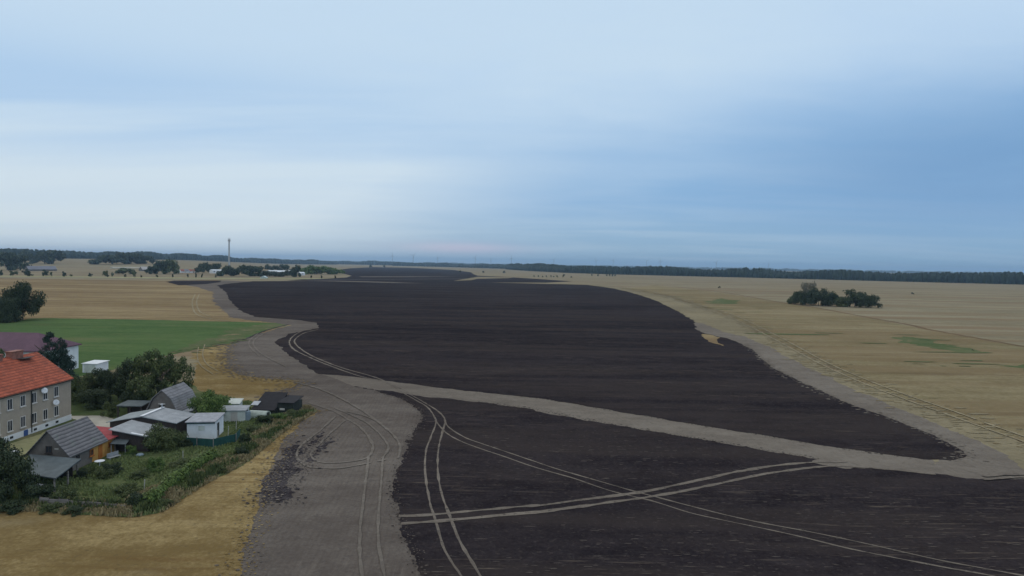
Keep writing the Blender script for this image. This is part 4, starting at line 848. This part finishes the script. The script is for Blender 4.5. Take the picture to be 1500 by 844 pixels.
farhouse('low far building with pale grey roof left of the two full green trees', 203, 229, 399, 3.0, 7.5, 12, BM['greywall'], plain('far_pale_roof', (0.42, 0.40, 0.38), 0.1, 0.1), wins=4)
farhouse('long pale low wall of a far barn before the dense far copse', 161, 203, 396.5, 2.2, 3.2, 10, plain('far_pale_wall', (0.5, 0.46, 0.36), 0.1, 0.1), plain('far_straw_roof', (0.45, 0.42, 0.34), 0.1, 0.1), wins=0)
for i, (a, b, wl, rf_, lab) in enumerate(((262, 267, 'white', redroof, 'leftmost of the tiny white village houses with red roofs'), (268.5, 273, 'white', greyroof, 'tiny white village house with grey roof, second of its row'), (274.5, 279, 'white', redroof, 'tiny white village house with red roof, third of its row'), (281, 286, 'plaster', redroof, 'rightmost tiny house of the small village row'))):
    farhouse(lab, a, b, 401, 3.0, 5.8, 8, BM[wl], rf_, name='village_house', wins=2)
farhouse('small bright white far building between dark trees', 307, 324, 401.5, 4.8, 6.2, 10, BM['white'], whiteroof, wins=3)
farhouse('long far shed with thin white roof behind dark hedge trees', 391, 424, 401.5, 3.2, 5.8, 12, BM['greywall'], whiteroof, wins=5)
farhouse('small white far shed at the right end of the farm', 437, 444, 403.5, 3.8, 5.5, 8, BM['white'], whiteroof, wins=1)
x, y = G(385.5, 408)
gh = thing('greenhouse', 'small pale glass greenhouse by the road below the black tree row', 'greenhouse', (x, y, 0))
glz = plain('greenhouse_glass', (0.42, 0.48, 0.46), 0.1, 0.2, 0.3, 0.5)
MB().prism([(-4, 0), (4, 0), (4, 1.4), (0, 3.4), (-4, 1.4)], 0, 7).build('glazing', glz, gh); MB().box(-0.5, 0.5, -0.05, -0.003, 0, 2).build('door', BM['steel'], gh)
for k in range(5): MB().box(-4.05, -4.002, k * 1.7, k * 1.7 + .1, 0, 1.4).build('rib', BM['steel'], gh)

# ---- tower
x, y = at(335.5, 1500); z0 = ground_z(x, y); H = 25 + 32.5 * 1.5 - z0
tw = thing('radio_tower', 'tall slim grey tower rising above the ridge on the left', 'tower', (x, y, z0))
MB().tube([(0, 0, 0), (0, 0, H * 0.5), (0, 0, H * 0.86)], [2.0, 1.6, 1.4], 16).build('shaft', BM['concrete'], tw)
MB().tube([(0, 0, H * 0.86), (0, 0, H * 0.87), (0, 0, H * 0.90), (0, 0, H * 0.905)], [1.5, 3.0, 3.0, 1.4], 16).build('platform', BM['concrete'], tw)
MB().tube([(0, 0, H * 0.905), (0, 0, H * 0.95)], [1.5, 1.2], 12).build('cabin', BM['concrete'], tw)
for a in (0, 2.1, 4.2): MB().box(3 * math.cos(a) - .3, 3 * math.cos(a) + .3, 3 * math.sin(a) - .2, 3 * math.sin(a) + .2, H * 0.905, H * 0.96).build('antenna', BM['white'], tw)
MB().tube([(0, 0, H * 0.95), (0, 0, H)], [0.35, 0.15], 8).build('mast', BM['steel'], tw)

# ---- wind turbines
TURB = plain('turbine_paint', (0.05, 0.055, 0.07), 0.03, 0.05)
def turbine_proto():
    o = thing('wind_turbine', '', 'wind turbine')
    MB().tube([(0, 0, 0), (0, 0, 50), (0, 0, 100)], [2.6, 2.0, 1.4], 12).build('tower', TURB, o)
    MB().prism([(-1.8, 99.5), (1.8, 99.5), (2.0, 101.5), (1.6, 103.2), (-1.6, 103.2), (-2.0, 101.5)], -3.5, 7).build('nacelle', TURB, o)
    rt = MB().tube([(0, -3.6, 101.4), (0, -4.6, 101.4), (0, -5.6, 101.4)], [1.7, 1.6, 0.4], 12).build('hub', TURB, o)
    for k in range(3):
        a = 2.094 * k
        def P_(r, off, yy): return (r * math.sin(a) + off * math.cos(a), yy, 101.4 + r * math.cos(a) - off * math.sin(a))
        vs = []
        for r, c_ in ((1.2, 1.2), (8, 2.4), (25, 1.5), (42, 0.5)): vs += [P_(r, -c_ * 0.4, -4.7), P_(r, c_, -4.6), P_(r, c_ * 0.3, -4.1)]
        fs = [(i * 3 + j, i * 3 + (j + 1) % 3, i * 3 + 3 + (j + 1) % 3, i * 3 + 3 + j) for i in range(3) for j in range(3)] + [(2, 1, 0), (9, 10, 11)]
        MB().add(vs, fs).build('blade', TURB, o)
    return o
tp = turbine_proto(); kids = list(tp.children)
tl = (('faint wind turbine farthest left on the horizon', 574.7, 8600, 1.05), ('clearest wind turbine, second from the left, with blades spread', 605, 7600, 1.0), ('thin wind turbine third from the left', 641, 8600, 0.86), ('wind turbine fourth from the left, left of a close pair', 696, 8200, 0.93),
      ('wind turbine fifth from the left, right of a close pair', 719, 8400, 0.80), ('wind turbine sixth from the left, near the start of the right forest', 749, 7400, 0.88), ('very faint wind turbine seventh from the left above the forest start', 811, 10500, 1.0),
      ('very faint wind turbine eighth from the left', 873, 10500, 1.05), ('very faint wind turbine ninth from the left', 898, 10600, 1.1), ('faint wind turbine tenth from the left above the forest', 947, 9800, 1.05), ('faint wind turbine eleventh from the left above the forest', 967, 9800, 1.1),
      ('pale wind turbine low above the forest, second from the right', 1049, 7800, 0.85), ('pale wind turbine farthest right above the forest', 1126, 8800, 0.8))
for i, (lab, px, d, s) in enumerate(tl):
    if i == 0: o = tp; ks = kids
    else:
        o = tp.copy(); COL.objects.link(o); ks = []
        for k in kids: c_ = k.copy(); COL.objects.link(c_); c_.parent = o; ks.append(c_)
    x, y = at(px, d); o.location = (x, y, 0); o.scale = (s, s, s); o.rotation_euler.z = R((i * 37) % 50 - 25); o['label'] = lab; o['group'] = 'wind turbines on the horizon'
    # each rotor stands at its own angle
    an = R((i * 47) % 120)
    for c_ in ks:
        if c_.name.split('.')[0] == 'blade':
            c_.rotation_euler = (0, an, 0); c_.location = Vector((0, 0, 101.4)) - (Matrix.Rotation(an, 3, 'Y') @ Vector((0, 0, 101.4)))

# ------------------------------------------------------------------ gardens: turf, yard, rough grass, hedge
GARD = [(-300, 780), (-100, 752), (0, 747), (40, 747), (123, 755), (170, 757), (199, 758), (239, 750), (276, 726), (307, 706), (346.5, 686), (377, 666), (395, 650), (407, 638), (436.5, 617), (466, 601.5), (451, 595.6), (429, 591), (400, 598), (363, 588), (335, 583), (319, 579), (290, 572), (282, 566), (250, 560), (190, 548), (120, 552), (0, 556), (-300, 600)]
sheet('garden', GARD, M['garden'], 6, 0.5, 70, smooth=False)
sheet('yard', [(102, 610), (150, 609), (170, 615), (215, 612), (250, 640), (205, 640), (172, 650), (150, 640), (143, 632), (118, 619)], M['yard'], 7, 0.3, 71, smooth=False)
sheet('lawn', [(0, 655), (60, 636), (103, 619), (125, 616), (110, 650), (60, 690), (0, 690), (-100, 690)], M['verge'], 7, 0.3, 72, smooth=False)

def tufts(name, label, poly, n, h, mat, seed, clumpy=0.0, avoid=()):
    rnd = random.Random(seed); P_ = [G(*p) for p in poly]
    xs = [p[0] for p in P_]; ys = [p[1] for p in P_]; mb = MB(); k = 0; tries = 0
    while k < n and tries < n * 12:
        tries += 1; x = rnd.uniform(min(xs), max(xs)); y = rnd.uniform(min(ys), max(ys))
        if not inpoly((x, y), P_): continue
        if any(a <= x <= b and c_ <= y <= d for a, b, c_, d in avoid): continue
        q = noise.noise(Vector((x * 0.3, y * 0.3, seed))) + 0.5 * noise.noise(Vector((x * 0.9, y * 0.9, seed)))
        if q + rnd.uniform(-0.35, 0.35) < clumpy: continue
        k += 1; hh = h * rnd.uniform(0.4, 1.2) * (1 + max(0, q) * 1.2); a = rnd.random() * 6.28; w = 0.05 + 0.08 * rnd.random(); lean = rnd.uniform(-.4, .4) * hh
        c_, s = math.cos(a), math.sin(a)
        mb.add([(x - w * c_, y - w * s, 0.02), (x + w * c_, y + w * s, 0.02), (x + w * .5 * c_ + lean * s, y + w * .5 * s + lean * c_, hh), (x - w * .5 * c_ + lean * s, y - w * .5 * s + lean * c_, hh * 0.9)], [(0, 1, 2, 3)])
    o = mb.build(name, mat); tag(o, label, 'grass', None, 'stuff')
AV = ((-79, -66.5, 70, 105), (-56, -50, 77, 91), (-52, -46, 86, 93), (-55.5, -45, 92, 99), (-45.5, -40, 92, 99))
tufts('rough_grass', 'rough green grass of the gardens', GARD[1:22], 30000, 0.22, leafmat('grass_blades', (0.07, 0.115, 0.035), (0.20, 0.25, 0.09), (0.30, 0.28, 0.14)), 5, -0.15, AV)
tufts('dry_grass', 'dry straw coloured grass along the garden edge', [(123, 755), (199, 759), (239, 751), (276, 727), (307, 707), (346, 687), (377, 667), (407, 640), (466, 602), (448, 596), (390, 618), (340, 664), (260, 700), (180, 735), (60, 735), (0, 738), (0, 748)], 15000, 0.36, leafmat('dry_blades', (0.18, 0.15, 0.075), (0.38, 0.31, 0.17)), 6, 0.0)
tufts('rough_grass', 'tall dark weeds along the garden edge', [(0, 735), (60, 738), (199, 740), (239, 735), (276, 712), (320, 680), (377, 645), (430, 606), (462, 602), (436, 616), (407, 637), (346, 680), (276, 722), (239, 747), (199, 755), (60, 745), (0, 745)], 7000, 0.6, leafmat('weed_blades', (0.04, 0.065, 0.022), (0.13, 0.15, 0.055)), 7, 0.12)
# hedge and shrubs in the garden
hedge = thing('hedge', 'bright green hedge running down the garden towards the corner', 'hedge', (0, 0, 0)); hp = [Vector(G(*p)) for p in ((216, 742), (240, 722), (265, 702), (290, 684), (312, 672))]
hedge.location = (hp[0].x, hp[0].y, 0); mb = MB(); rr = random.Random(4)
for a, b in zip(hp, hp[1:]):
    for i in range(2600):
        u = rr.random(); c_ = a + (b - a) * u
        d = Vector((rr.gauss(0, 1), rr.gauss(0, 1), rr.gauss(0, 1))).normalized(); k = rr.random() ** 0.4
        bump = 1.1 + 0.9 * noise.noise(Vector((c_.x * .8, c_.y * .8, 2)))
        p = Vector((c_.x - hp[0].x + d.x * k * 0.8 * bump, c_.y - hp[0].y + d.y * k * .8 * bump, max(0.05, 0.55 + d.z * k * 0.75 * bump)))
        leafquad(mb, p, (d + Vector((0, 0, 0.3))).normalized(), 0.13, rr)
mb.build('foliage', LF['hedge'], hedge)
MB().tube([(0, 0, 0)] + [(p.x - hp[0].x, p.y - hp[0].y, 0.25) for p in hp[1:]], 0.07, 6).build('stem', BARK, hedge)
for i, (px, py, h, w, lf, lab) in enumerate(((203, 741, 1.5, 2.6, 'dark', 'dark shrub at the lower end of the hedge'), (186, 725, 1.2, 2.8, 'olive', 'low olive shrub right of the plank fence'), (152, 700, 1.1, 2.2, 'olive', 'low shrub below the round white table'),
        (166, 692, 1.3, 2.6, 'dark', 'dark low shrub in the grass below the bench'), (228, 690, 1.7, 2.2, 'bright', 'bright green upright shrub in the middle of the garden'), (206, 700, 1.0, 2.4, 'olive', 'flat olive shrub left of the bright upright shrub'),
        (262, 683, 0.9, 2.6, 'olive', 'flat shrub between the hedge and the teal net'), (360, 650, 1.5, 1.8, 'dark', 'upright dark shrub right of the teal net'), (352, 668, 1.2, 2.2, 'dark', 'dark weed bush at the garden edge below the teal net'),
        (385, 621, 1.5, 3.0, 'dark', 'dark shrub below the pale tunnel'), (407, 617, 1.4, 3.0, 'bright', 'green shrub right in front of the black shed'), (424, 611, 1.3, 2.8, 'olive', 'shrub right of the black shed near the tilled strip'), (371, 632, 0.9, 2.4, 'olive', 'low shrub in the grass below the water tank'),
        (122, 700, 1.1, 1.8, 'dark', 'low dark shrub at the cottage corner'), (132, 694, 0.9, 1.6, 'olive', 'small shrub below the cottage window'), (192, 667, 1.4, 1.8, 'bright', 'small green shrub left of the dense round bush'), (272, 655, 1.2, 1.8, 'dark', 'small dark shrub at the left end of the teal net'),
        (322, 694, 0.8, 1.6, 'olive', 'small shrub at the upper end of the hedge'), (75, 749, 0.9, 2.2, 'olive', 'weed clump in front of the plank fence left end'), (110, 752, 0.8, 2.0, 'dark', 'weed clump in front of the middle of the plank fence'), (240, 742, 0.8, 1.8, 'olive', 'weed clump at the garden corner by the ochre field'),
        (18, 748, 1.0, 3.0, 'dark', 'dark weeds under the bottom left corner tree'))):
    x, y = G(px, py); tree(lab, x, y, h, w, kind='bush', leaf=lf, q='mid', var=i % 5, name='shrub', cat='shrub', group='shrubs of the garden')
